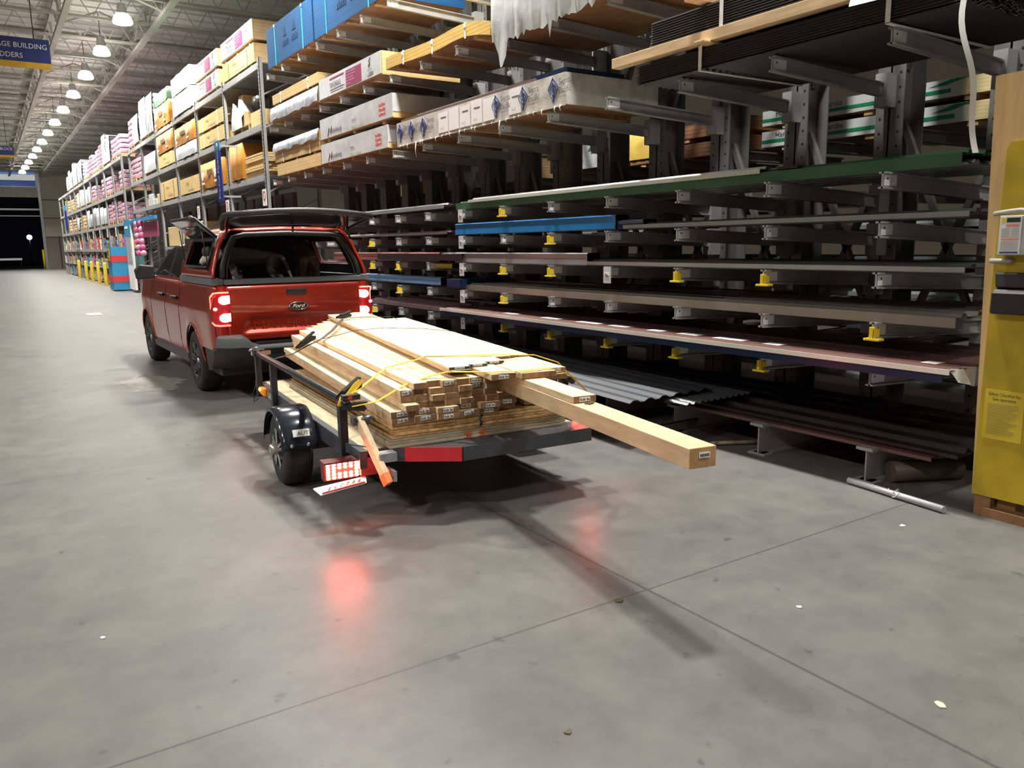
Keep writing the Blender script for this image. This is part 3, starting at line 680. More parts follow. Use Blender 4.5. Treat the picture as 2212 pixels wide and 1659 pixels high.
back_unit('siding_unit', 'lower white and green wrapped siding unit seen through the near rack', 'siding', 3.4, 5.9, 2.56, 2.76, ply_l, extra=hardie)
back_unit('siding_unit', 'upper white and green wrapped siding unit seen through the near rack', 'siding', 3.45, 5.9, 2.78, 2.97, ply_l, extra=hardie)
back_unit('lumber_unit', 'lower reddish brown timber stack seen through the near rack', 'lumber', 6.0, 8.0, 2.56, 2.76, cedar)
back_unit('lumber_unit', 'upper reddish brown timber stack seen through the near rack', 'lumber', 6.05, 8.0, 2.78, 2.97, cedar, strapm=white_pap)
def film_only(mt):
    def q(t, x0, y0, y1, z0, z1):
        m = MB(); P = []
        for i in range(13):
            y = y0 - .01 + (y1 - y0 + .02) * i / 12; P.append([(x0 - .01 - .015 * R.random(), y, z0 - .02), (x0 - .02 - .02 * R.random(), y, (z0 + z1) / 2), (x0 - .01, y, z1 + .01), (x0 + .8, y, z1 + .01)])
        m.grid(P); m.build('film', mt, t)
    return q
back_unit('lumber_unit', 'shiny yellow wrapped lumber seen between the rack columns', 'lumber', 7.4, 8.3, 2.64, 2.99, lum_t, extra=film_only(wrap_y))
def lumber_wrap(t, x0, y0, y1, z0, z1):
    m = MB(); m.box(x0 - .005, x0, y0, y1, z0, z1); m.box(x0 - .005, x0 + 1.2, y0, y1, z1, z1 + .005)
    T(m, 'Lumber', .1, x0 - .006, y1 - .1, z0 + .24, 'LEFT', 1, 1); T(m, 'PREMIUM', .07, x0 - .006, y1 - .5, z0 + .08, 'LEFT', 1, 1)
    m.m = 1; m.prism([(x0 - .007, y0 + .42, z0 + .22), (x0 - .007, y0 + .34, z0 + .32), (x0 - .007, y0 + .26, z0 + .22)], (.002, 0, 0)); m.box(x0 - .007, x0 - .005, y0 + .33, y0 + .35, z0 + .18, z0 + .3)
    m.build('printed_wrap', [wrap_w, mat('dark_green_print', (.05, .14, .09), .6)], t)
back_unit('lumber_unit', 'white wrapped lumber printed PREMIUM seen between rack columns', 'lumber', 8.45, 9.75, 2.6, 2.99, lum_t, extra=lumber_wrap)
back_unit('lumber_unit', 'white film wrapped pack seen between columns left of the PREMIUM lumber', 'lumber', 10.2, 11.1, 2.58, 2.93, lum_t, extra=film_only(wrap_w))
back_unit('plywood_unit', 'tan pack with white film seen between the columns behind the truck', 'plywood', 11.5, 13.6, 2.55, 2.98, ply_t, extra=film_only(wrap_c))
back_unit('plywood_unit', 'tan boards seen farthest left between the cantilever columns', 'plywood', 13.9, 15.4, 2.55, 2.95, ply_t)
t = thing('cantilever_rack', 'grey rack arms facing the next aisle, seen between the columns', 'rack', (6.9, 8, 2.4))
for k in range(0, 15):
    y = YK[k]; m = MB(); ibeam(m, (XC + .3, y, 2.44), (XC + 2.0, y, 2.44), .1, .085); m.build('arm', steel_dk, t)
    for z in LV:
        m = MB(); ibeam(m, (XC + .3, y, z - .02), (XC + 1.9, y, z), .1, .085); m.build('arm', steel_dk, t)
m = MB()
for k in range(6):
    tag(rib_panel('grey roofing panel on the back rack', 2.4, 15, ([.29] + [q + .13 for q in reversed(LV)])[k], sh_char if k % 2 else sh_grey, x0=7.2, dep=1.0, lip=.04), 'grey roofing panel facing the next aisle, %s layer from the floor' % ORD[k], 'roofing', 'panels facing the next aisle')
m.bm.free()
# ------------------------------------------------------------------ pallet racks
wire = mat('wire_deck', (.05, .052, .055), .6, .2)
def pallet_rack(y0, n, pitch, levels, x0, label, top=5.28):
    t = thing('pallet_rack', label, 'rack', (x0 + .5, y0 + n * pitch / 2, 0))
    for k in range(n + 1):
        y = y0 + k * pitch; m = MB()
        for xa in (x0, x0 + 1.05):
            m.box(xa, xa + .012, y - .045, y + .045, 0, top).box(xa, xa + .075, y - .045, y - .037, 0, top).box(xa, xa + .075, y + .037, y + .045, 0, top); m.box(xa - .03, xa + .12, y - .07, y + .07, 0, .012)
        for i in range(8):
            z = .25 + i * .62; m.bar((x0 + .06, y, z), (x0 + 1.06, y, z + .5), .03, .03)
        m.m = 1
        if y < 34:
            for i in range(64):
                z = .3 + i * .076
                for s in (-.02, .02): m.box(x0 - .002, x0, y + s - .007, y + s + .007, z, z + .028)
        m.build('upright_frame', [steel, dots], t)
    for k in range(n):
        ya, yb = y0 + k * pitch + .045, y0 + (k + 1) * pitch - .045
        for z in levels:
            m = MB()
            for xa in (x0, x0 + 1.07):
                m.box(xa, xa + .05, ya, yb, z, z + .075).box(xa + .012, xa + .05, ya, yb, z + .075, z + .13)
            m.box(x0 + .05, x0 + 1.07, ya, yb, z + .118, z + .126)
            m.build('beam_shelf', [steel], t)
    return t
NY = [16.3 + 2.82 * k for k in range(7)]
PRK = pallet_rack(16.3, 6, 2.82, [2.95, 3.92, 5.07], 4.85, 'tall grey pallet rack with plywood units, left of the cantilever rack')
FR = pallet_rack(35.1, 11, 2.8, [1.55, 2.6, 3.83, 5.12], 4.85, 'long grey pallet rack of insulation running to the far wall', 5.3)
L1, L2, L3 = 3.08, 4.05, 5.2
def unit(bay, f0, f1, z0, z1, name, label, cat, body, **k):
    y0 = NY[bay] + .1 + 2.62 * f0; y1 = NY[bay] + .1 + 2.62 * f1
    return bundle(name, label, cat, y0, y1, z0, z1, body, x0=4.86, dep=1.15, **k)
tan = stripes('tan_unit_layers', (.66, .46, .20), (.42, .27, .11), 'Z', .12, .96)
B0 = ' in the pallet rack bay beside the blue sheathing'
unit(0, .05, .98, L3, L3 + .40, 'plywood_unit', 'tan stencilled plywood unit under a white printed one, by the blue sheathing', 'plywood', tan, extra=rosetan, strapm=green_p)
unit(0, .05, 1.0, L3 + .42, L3 + .84, 'plywood_unit', 'topmost white plywood unit with maroon print, beside the blue sheathing', 'plywood', ply_t, extra=top_choice)
unit(1, .05, .95, L3, L3 + .42, 'plywood_unit', 'lower of two stacked white maroon-printed units in the second rack bay', 'plywood', ply_t, extra=top_choice)
unit(1, .05, .95, L3 + .44, L3 + .86, 'plywood_unit', 'upper of two stacked white maroon-printed units in the second rack bay', 'plywood', ply_t, extra=top_choice)
def fullwrap(mt, logo=None, lm=white_ink):
    def q(t, x0, y0, y1, z0, z1):
        m = MB(); e = .012; n = 10; P = []
        for i in range(n + 1):
            y = y0 - e + (y1 - y0 + 2 * e) * i / n; w = lambda: R.uniform(-.012, .012)
            P.append([(x0 - e + w(), y, z0 - .02 + w()), (x0 - e * 1.5 + w(), y, z0 * .6 + z1 * .4), (x0 - e + w(), y, z1 + e), (x0 + .6, y, z1 + e + w()), (x0 + 1.15 + e, y, z1 + e), (x0 + 1.15 + e, y, z0)])
        A = m.grid(P); m.f(A[0], True); m.f(A[-1], True)
        if logo:
            h = z1 - z0; L = y1 - y0
            for f in (.95, .38):
                m.m = 1; yc = y0 + f * L - .1; zc = z0 + .5 * h; r = .15 * h
                m.tube([(x0 - .03, yc + r * .5 * math.cos(a), zc + 1.3 * r * math.sin(a)) for a in (0, 1.05, 2.1, 3.15, 4.2, 5.25)], .012, 4, closed=True); m.box(x0 - .032, x0 - .03, yc - .13, yc + .13, zc - .34 * h, zc - .26 * h)
            m.m = 2; m.box(x0 - .032, x0 - .03, y0 + .45 * L, y0 + .7 * L, z0 + .5 * h, z0 + .72 * h)
        m.build('film', [mt] + ([lm, mat('brown_print', (.22, .11, .05), .5)] if logo else []), t)
    return q
unit(2, .05, .95, L3, L3 + .52, 'plywood_unit', 'lower white film wrapped unit beside the maroon-printed pair on the top shelf', 'plywood', ply_t, extra=fullwrap(wrap_w))
unit(2, .05, .95, L3 + .54, L3 + 1.02, 'plywood_unit', 'upper white film wrapped unit beside the maroon-printed pair on the top shelf', 'plywood', ply_t, extra=fullwrap(wrap_w))
unit(3, .05, .95, L3, L3 + .62, 'plywood_unit', 'orange film wrapped unit on the top shelf under the green one', 'plywood', tan, extra=fullwrap(wrap_o, 1))
unit(3, .1, .9, L3 + .64, L3 + .98, 'plywood_unit', 'green wrapped unit on top of the orange one on the top shelf', 'plywood', tan, extra=fullwrap(wrap_g))
unit(1, .02, .95, L2, L2 + .36, 'plywood_unit', 'lower of two tan stencilled units on the middle shelf', 'plywood', tan, extra=rosetan, strapm=white_pap)
unit(1, .02, .95, L2 + .38, L2 + .74, 'plywood_unit', 'upper of two tan stencilled units on the middle shelf', 'plywood', tan, extra=rosetan, strapm=white_pap)
unit(2, .02, .96, L2, L2 + .34, 'plywood_unit', 'white wrapped unit beneath an orange one on the middle shelf', 'plywood', ply_t, extra=fullwrap(wrap_w))
unit(2, .02, .96, L2 + .36, L2 + .84, 'plywood_unit', 'orange film wrapped unit on the white wrapped unit, middle shelf', 'plywood', tan, extra=fullwrap(wrap_o, 1))
unit(3, .02, .96, L2, L2 + .40, 'plywood_unit', 'tan stencilled unit beneath an orange one on the middle shelf', 'plywood', tan, extra=rosetan)
unit(3, .02, .96, L2 + .42, L2 + .96, 'plywood_unit', 'orange film wrapped unit on the tan stencilled unit, middle shelf', 'plywood', tan, extra=fullwrap(wrap_o, 1))
unit(1, .1, .95, L1, L1 + .62, 'plywood_unit', 'orange film wrapped unit on the lower shelf behind the blue blade sign', 'plywood', tan, extra=fullwrap(wrap_o, 1))
unit(2, .02, .92, L1, L1 + .46, 'plywood_unit', 'pale tan stencilled unit on the lower shelf, left of the blue blade sign', 'plywood', tan, extra=rosetan)
unit(3, .02, .95, L1, L1 + .58, 'plywood_unit', 'tan stencilled unit with wavy straps, farthest left on the lower shelf', 'plywood', tan, extra=rosetan, strapm=ink)
unit(0, .55, .95, L1, L1 + .75, 'plywood_unit', 'orange brown wrapped pack right of the blue blade sign', 'plywood', tan, extra=fullwrap(wrap_o))
# loose pale sheets on the lower shelf of the first bay, one by one
for i in range(9):
    z = L1 + .02 + i * .048; o_ = R.uniform(-.06, .06)
    m = MB(); m.box(4.87 + abs(o_), 5.9, NY[0] + .12 + o_, NY[0] + 1.45 + o_ * 1.5, z, z + .04)
    tag(m.build('cut_panel', ply, bevel=.002), '%s pale cut panel from the bottom of the loose pile by the end upright' % ORD[i], 'panel', 'loose cut panels by the end upright')
# torn packs on the middle shelf, first bay
t = thing('pallet_load', 'torn white wrapped pack on a pallet, middle shelf of the end bay', 'pallet load', (5.4, 18.0, L2))
m = MB()
for y in (17.3, 17.9, 18.5): m.box(4.9, 5.9, y, y + .1, L2, L2 + .11)
m.box(4.9, 5.9, 17.25, 18.75, L2 + .11, L2 + .135); m.build('pallet', pal_w, t)
m = MB(); P = []
for i in range(9):
    y = 17.75 + i * .11; P.append([(4.84 + .04 * R.random(), y, L2 + .1), (4.85 + .05 * R.random(), y, L2 + .3), (4.9 + .06 * R.random(), y, L2 + .42 + .3 * abs(math.sin(i * .6))), (5.5, y, L2 + .45)])
m.grid(P); m.build('torn_wrap', wrap_w, t); MBx = MB(); MBx.box(4.92, 5.85, 17.7, 18.7, L2 + .135, L2 + .42).box(4.98, 5.4, 17.95, 18.3, L2 + .42, L2 + .8); MBx.build('boxes', carton, t)
t = thing('pallet_load', 'black film wrapped pack beside the end upright, middle shelf', 'pallet load', (5.4, 16.9, L2))
m = MB(); m.box(4.9, 5.9, 16.4, 17.2, L2, L2 + .3); m.build('boards', ply_t, t)
m = MB(); P = []
for i in range(12):
    y = 16.4 + i * .072; P.append([(4.93 + .04 * R.random(), y, L2 + .3), (4.88 + .06 * R.random(), y, L2 + .45), (4.95 + .05 * R.random(), y, L2 + .62), (5.7, y, L2 + .66)])
m.grid(P); m.build('film', mat('black_film', (.02, .02, .022), .2, bump=.5), t)
# insulation and the like
def pallet_load(label, y0, y1, z0, z1, body, film=None, x0=4.9, dep=.98, group=None, bumps=True):
    t = thing('pallet_load', label, 'pallet load', (x0 + dep / 2, (y0 + y1) / 2, z0), 0, group)
    m = MB()
    for i in range(3):
        y = y0 + (y1 - y0 - .1) * i / 2; m.box(x0, x0 + dep, y, y + .1, z0, z0 + .1)
    m.box(x0, x0 + dep, y0, y1, z0 + .1, z0 + .125); m.build('pallet', pal_w, t)
    m = MB(); n = max(2, round((y1 - y0) / .45)); k = max(2, round((z1 - z0 - .125) / .17)); dy = (y1 - y0) / n; dz = (z1 - z0 - .125) / k
    for i in range(n):
        for j in range(k):
            e = R.uniform(0, .03); m.box(x0 + e, x0 + dep, y0 + i * dy + .012, y0 + (i + 1) * dy - .012, z0 + .125 + j * dz + .008, z0 + .125 + (j + 1) * dz - .008)
            m.m = 0
    m.build('bundles', body, t, bevel=.03)
    if film:
        m = MB(); P = []
        for i in range(7):
            y = y0 + (y1 - y0) * i / 6; P.append([(x0 - .02 - .02 * R.random(), y, z0 + .1), (x0 - .03 - .02 * R.random(), y, (z0 + z1) / 2), (x0 - .01, y, z1 + .01), (x0 + dep, y, z1 + .01)])
        m.grid(P); m.build('film', film, t)
    return t
def nb(b, f): return NY[b] + .1 + 2.62 * f
pallet_load('tall silvery film wrapped pallet on the top shelf left of the green wrapped unit', nb(4, .5), nb(4, .97), L3, L3 + 1.3, insul_g, wrap_c)
pallet_load('shiny film wrapped stack on the top shelf, right of the tall pink stack', nb(4, .02), nb(4, .47), L3, L3 + 1.25, insul_g, wrap_c)
pallet_load('white film wrapped tall stack on the top shelf at the end of the first rack', nb(5, .05), nb(5, .5), L3, L3 + 1.0, insul_g, wrap_c)
pallet_load('tall pink bundle stack on the top shelf at the end of the first rack', nb(5, .52), nb(5, .97), L3, L3 + 1.05, insul)
pallet_load('pink insulation stack on the middle shelf at the end of the first rack', nb(5, .05), nb(5, .6), L2, L2 + .95, insul)
pallet_load('lower white sack stack on the middle shelf left of the orange unit', nb(4, .1), nb(4, .9), L2, L2 + .66, insul_g, wrap_w)
pallet_load('grey film pack behind the pink stack on the middle shelf', nb(5, .64), nb(5, .97), L2, L2 + .8, insul_p)
for i, (f0, f1, h, mt, nm) in enumerate(((.1, .3, .32, carton, 'brown'), (.34, .55, .2, wrap_w, 'white'), (.6, .9, .38, wrap_w, 'tall white'), (.92, .99, .25, carton, 'small tan'))):
    tag(MB().box(4.92, 5.5, nb(4, f0), nb(4, f1), L1, L1 + h).build('carton', mt, bevel=.02), '%s carton on the sparse lower shelf left of the wavy strapped unit' % nm, 'carton')
# shelf below: cartons and plywood behind the truck
tag(MB().box(4.9, 5.7, 22.2, 24.4, 1.8, 2.35).build('carton', carton, bevel=.02), 'large tan carton above the truck cab, behind the side hatch', 'carton')
tag(MB().box(4.95, 5.7, 25.0, 27.3, 1.72, 2.3).build('carton', carton, bevel=.02), 'large tan carton left of the one behind the side hatch', 'carton')
MB2 = MB(); MB2.box(4.85, 5.95, 16.35, 27.5, 1.62, 1.70); MB2.build('low_shelf', steel, PRK)
tag(MB().box(4.82, 5.9, 16.6, 19.0, 2.30, 2.42).build('steel_channel', galv), 'pale galvanised channel lying on the shelf right above the truck roof', 'channel')
for i in range(16):
    y = 16.5 + i * .68
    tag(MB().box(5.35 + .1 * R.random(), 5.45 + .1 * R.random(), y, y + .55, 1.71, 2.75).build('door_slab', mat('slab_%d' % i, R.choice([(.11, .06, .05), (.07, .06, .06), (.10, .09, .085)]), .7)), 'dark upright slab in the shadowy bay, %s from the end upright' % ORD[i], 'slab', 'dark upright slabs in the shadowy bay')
# far rack: pallet loads of every shelf, bay by bay
FY = [35.1 + 2.8 * k for k in range(12)]
plan = {
 5.25: ['pp', 'wG', 'pp', 'pp', 'pp', 'gg', 'gW', 'WW', 'W.', '..', '..'],
 3.96: ['p.', 'pp', 'p.', 'pp', 'WW', 'WW', 'Wt', 'tt', 'tt', 't.', '..'],
 2.73: ['pp', 'pp', 'WW', 'WG', 'GW', 'tt', 'tW', 'tt', '.t', '..', '..'],
}
nmz = {5.25: 'top', 3.96: 'second', 2.73: 'third'}
kinds = {'p': ('pink insulation', insul, None), 'g': ('grey wrapped insulation', insul_g, wrap_c), 'W': ('white wrapped goods', insul_g, wrap_w), 'w': ('white banded bundle', insul_g, wrap_w), 'G': ('silvery film wrapped goods', insul_g, wrap_c), 't': ('tan cartons', carton, None)}
for z, bays in plan.items():
    for b, s in enumerate(bays):
        for j, ch in enumerate(s):
            if ch == '.': continue
            nm, body, film = kinds[ch]; y0 = FY[b] + .12 + 1.3 * j
            h = R.uniform(.72, .98) if z < 5 else R.uniform(.8, 1.15) + (.25 if b in (1, 5, 6) else 0)
            pallet_load('pallet of %s, %s shelf, %s half of the %s far-rack bay' % (nm, nmz[z], ('near', 'far')[j], ORD[b]), y0, y0 + 1.2, z, z + h, body, film)
cols = [('pink', (.62, .10, .25)), ('white', (.7, .7, .7)), ('red', (.5, .04, .04)), ('green', (.25, .42, .12)), ('tan', (.52, .38, .2)), ('blue', (.05, .2, .5)), ('yellow', (.62, .48, .06)), ('grey', (.35, .36, .38)), ('brown', (.25, .15, .09)), ('teal', (.1, .35, .42))]
cm = {n: mat('retail_' + n, c, .55, var=.35, scale=14) for n, c in cols}
for b in range(11):
    for zi, (z, zt) in enumerate(((.06, .75), (.80, 1.45), (1.68, 2.5))):
        pick = R.sample(cols, 4)
        for j, (n, _) in enumerate(pick):
            y0 = FY[b] + .1 + j * .66; h = (zt - z) * R.uniform(.6, .95)
            if zi == 2: h *= .8
            m = MB(); k = R.choice((2, 3)); q = R.choice((2, 3))
            for a in range(k):
                for c in range(q): m.box(4.88 + .05 * R.random(), 5.4, y0 + a * .6 / k, y0 + (a + 1) * .6 / k - .015, z + c * h / q, z + (c + 1) * h / q - .012)
            tag(m.build('retail_stack', cm[n]), '%s retail stack, %s of the far rack, %s bay from its near end' % (n, ('floor', 'low shelf', 'chest-high shelf')[zi], ORD[b]), 'goods')
    m = MB(); m.box(4.86, 5.9, FY[b] + .05, FY[b] + 2.75, .76, .79); m.build('low_shelf', steel, FR)
# pink insulation rolls and the blue display at the end of the first rack
for i in range(6):
    for j in range(2):
        m = MB(); y = 31.0 + j * .95; z = 1.5 + i * .21
        m.lathe([(.01, 0), (.1, 0), (.105, .02), (.105, .75), (.1, .78), (.01, .78)], (4.75, y, z), (.12, 1, 0), 14)
        tag(m.build('insulation_roll', mat('roll_%d%d' % (i, j), (.72, .10, .28) if (i + j) % 2 else (.62, .30, .42), .4, var=.2)), '%s pink insulation roll from the bottom, %s column by the blue display' % (ORD[i], ('right', 'left')[j]), 'insulation roll')
t = thing('display_stand', 'tall blue and pale display panel beside the pink insulation rolls', 'display', (4.75, 34.2, 0))
m = MB(); m.box(4.72, 4.8, 33.4, 34.8, .1, 2.75); m.m = 1; m.box(4.7, 4.72, 33.4, 34.8, 2.15, 2.75); m.box(4.72, 4.8, 28.1, 33.4, 2.6, 2.72); m.m = 2; m.box(4.7, 4.72, 33.5, 34.7, 1.2, 2.1)
m.m = 3; m.box(4.78, 4.82, 28.1, 31.6, 2.05, 2.55); m.m = 0; m.box(4.695, 4.7, 33.9, 34.65, 2.42, 2.52)
m.build('panel', [white_pap, cyanb, mat('pale_panel', (.35, .38, .4), .5), maroon], t)
t = thing('display_stand', 'blue and red striped floor display with a yellow notice by the bollards', 'display', (4.7, 36.2, 0))
m = MB(); x = 4.22; m.box(x, x + .6, 35.4, 36.6, .05, 1.75); m.m = 1
for z0 in (.35, 1.15): m.box(x - .01, x, 35.4, 36.6, z0, z0 + .25); m.box(x, x + .6, 35.39, 35.4, z0, z0 + .25)
m.m = 2; m.box(x - .015, x, 35.8, 36.5, 1.2, 1.7); m.m = 3; m.box(x - .017, x - .015, 35.95, 36.35, 1.28, 1.34); m.box(x - .017, x - .015, 35.95, 36.35, 1.42, 1.6)
m.build('panel', [cyanb, redp, yellow_pl, navy], t)
bol_m = mat('bollard_yellow', (.52, .40, .03), .5)
for i, y in enumerate((38.6, 41.3, 44.0, 46.8, 49.6, 53.4)):
    m = MB(); m.lathe([(.085, 0), (.085, 1.0), (.06, 1.06), (.001, 1.08)], (4.62, y, 0), n=16)
    tag(m.build('bollard', bol_m), '%s yellow guard post from the near end of the far rack' % ORD[i], 'bollard', 'yellow guard posts at the far rack')
# blade signs, bay tags
def blade(y, z0, z1, label):
    t = thing('blade_sign', label, 'sign', (4.6, y, z0)); h = z1 - z0
    m = MB(); m.box(4.40, 4.42, y - .30, y + .14, z0, z1 - .2); m.m = 1; m.box(4.40, 4.42, y - .30, y + .14, z1 - .2, z1)
    m.m = 2; m.text('Pre-Cut Plywood', .19, (4.398, y - .14, z0 + .06), (0, 0, 1), (0, 1, 0), 'LEFT', .80, .002)
    m.tube([(4.397, y + .02, z1 - .13), (4.397, y - .05, z1 - .1), (4.397, y - .12, z1 - .05)], .012, 4); m.tube([(4.397, y, z1 - .16), (4.397, y - .08, z1 - .14), (4.397, y - .15, z1 - .08)], .008, 4)
    m.build('panel', [mat('deep_blue_sign', (.012, .03, .26), .35), cyanb, white_ink], t)
    m = MB(); m.box(4.42, 4.86, y - .01, y + .01, z1 - .1, z1 - .06).box(4.42, 4.86, y - .01, y + .01, z0 + .1, z0 + .14); m.build('bracket', steel, t)
blade(18.2, 2.62, 3.88, 'blue vertical blade sign reading Pre-Cut Plywood on the pallet rack')
t = thing('blade_sign', 'narrow blue vertical blade sign on the far rack near the end wall', 'sign', (4.6, 56, 2.8))
m = MB(); m.box(4.4, 4.42, 55.2, 56.6, 2.85, 4.0); m.m = 1; m.box(4.4, 4.42, 55.2, 56.6, 4.0, 4.3); m.build('panel', [mat('deep_blue_sign2', (.012, .03, .26), .35), cyanb], t)
m = MB(); m.box(4.42, 4.86, 55.9, 55.95, 4.1, 4.15); m.build('bracket', steel, t)
def bay_tag(y, z, s, num, label):
    t = thing('bay_tag', label, 'tag', (4.83, y, z), 0)
    m = MB(); x = 4.825; m.box(x, x + .01, y - s / 2, y + s / 2, z, z + 1.25 * s)
    m.m = 1; m.lathe([(.26 * s, 0), (.36 * s, 0)], (x - .002, y, z + .75 * s), (-1, 0, 0), 20); m.poly([(x - .002, y + .1 * s, z + .43 * s), (x - .002, y, z + .2 * s), (x - .002, y - .1 * s, z + .43 * s)])
    T(m, num, .28 * s, x - .001, y, z + .65 * s, 'CENTER', 1, 1) if num else m.box(x - .002, x, y - .1 * s, y + .1 * s, z + .7 * s, z + .8 * s)
    m.build('plate', [white_pap, redp], t, norm=False)
bay_tag(16.36, 2.46, .26, '55', 'white bay tag with a red ring on the upright above the truck hatch')
bay_tag(19.3, 2.40, .26, '55', 'white bay tag with a red ring, second from the truck hatch')
bay_tag(22.3, 2.40, .26, '', 'white bay tag with a red ring above the side hatch of the truck')
for i, y in enumerate((31.2, 33.3, 35.3, 38.2, 41.0, 43.8, 46.6, 49.4, 52.2)):
    bay_tag(y, 2.2, .3, '', '%s small white bay tag leftward from the pink insulation rolls' % ORD[i])
# hanging aisle signs
def aisle_sign(x0, x1, y, z0, z1, lines, label, dark=False):
    t = thing('hanging_sign', label, 'sign', ((x0 + x1) / 2, y, z0)); h = z1 - z0
    m = MB(); m.box(x0, x1, y, y + .04, z0 + .2 * h, z1); m.m = 1; m.box(x0, x1, y, y + .04, z0, z0 + .2 * h); m.m = 2
    for i, (s, sz) in enumerate(lines): m.text(s, sz * h, (x1 - .08 * h - (.0 if i == 0 else (.50 if x1 < 1.85 else .3)), y - .002, z0 + (.66 - .34 * i) * h), (1, 0, 0), (0, 0, 1), 'RIGHT', .95, .002)
    m.build('panel', [mat('sign_navy', (.018, .035, .16), .5), mat('sign_yellow', (.62, .36, .02), .5), white_ink], t)
    m = MB()
    for x in (x0 + .3, x1 - .3): m.cyl((x, y + .02, z1), (x, y + .02, 8.5), .012, 6)
    m.build('hanger', black_metal, t)
aisle_sign(-1.9, 1.78, 22, 5.75, 6.40, (('STORAGE BUILDING', .24), ('LADDERS', .24)), 'blue and yellow hanging sign reading STORAGE BUILDING LADDERS')
aisle_sign(-1.2, 1.9, 50, 6.45, 7.0, (('BLOCK', .34),), 'dim small hanging sign far down the aisle at the left edge')
# ------------------------------------------------------------------ trailer; u across, v toward the truck, from the left rear of the load
TO = V((1.91, 4.26, 0)); TY = -.0801
TM = Matrix.Translation(TO) @ Matrix.Rotation(TY, 4, 'Z')
def TB(): m = MB(); m.T = TM; return m
def tw(u, v, z): return TM @ V((u, v, z))
def tthing(name, label, cat, u, v, z, group=None): return thing(name, label, cat, tw(u, v, z), TY, group)
deckw = mat('deck_planks', (.40, .31, .19), .7, var=.25, scale=4, stretch=(10, 1, 10))
tread = mat('tread_plate', (.055, .06, .068), .4, .4, .3, 60, (1, 2.2, 1), bump=.6)
red_refl = mat('red_reflective', (.55, .012, .02), .25, var=.1, spec=.7)
tr = tthing('utility_trailer', 'low grey utility trailer carrying the lumber load behind the pickup truck', 'trailer', .57, 1.4, 0)
UL, UR, VF = -.20, 1.34, 2.85
m = TB(); m.box(UL, UL + .05, -.02, VF, .34, .45).box(UR - .05, UR, -.02, VF, .34, .45).box(UL, UR, VF - .05, VF, .34, .45)
for i in range(5): m.box(UL + .05, UR - .05, .1 + .6 * i, .15 + .6 * i, .35, .42)
m.build('frame', grey_metal, tr, bevel=.004)
m = TB()
for i in range(8): m.box(UL + .05 + .18 * i, UL + .05 + .18 * i + .174, .0, VF - .05, .42, .448)
m.build('deck', deckw, tr)
m = TB(); m.prism([(UL + .05, 0, .42), (.02, -.04, .42), (.36, -.25, .42), (1.28, -.235, .42), (UR, -.1, .42), (UR, 0, .42)], (0, 0, .03)); m.build('rear_apron', tread, tr)
m = TB(); m.bar((.36, -.25, .41), (1.28, -.235, .41), .012, .085); m.bar((1.28, -.235, .41), (UR, -.1, .41), .012, .085); m.bar((-.05, -.02, .41), (.06, -.075, .41), .012, .085)
for i in range(10): m.ball((.42 + .085 * i, -.258, .39), .004, 4, 6)
m.build('rear_crossmember', grey_metal, tr)
m = TB(); m.bar((.06, -.078, .41), (.352, -.252, .41), .014, .085); m.build('reflective_panel', red_refl, tr)['label'] = 'red reflective panel'
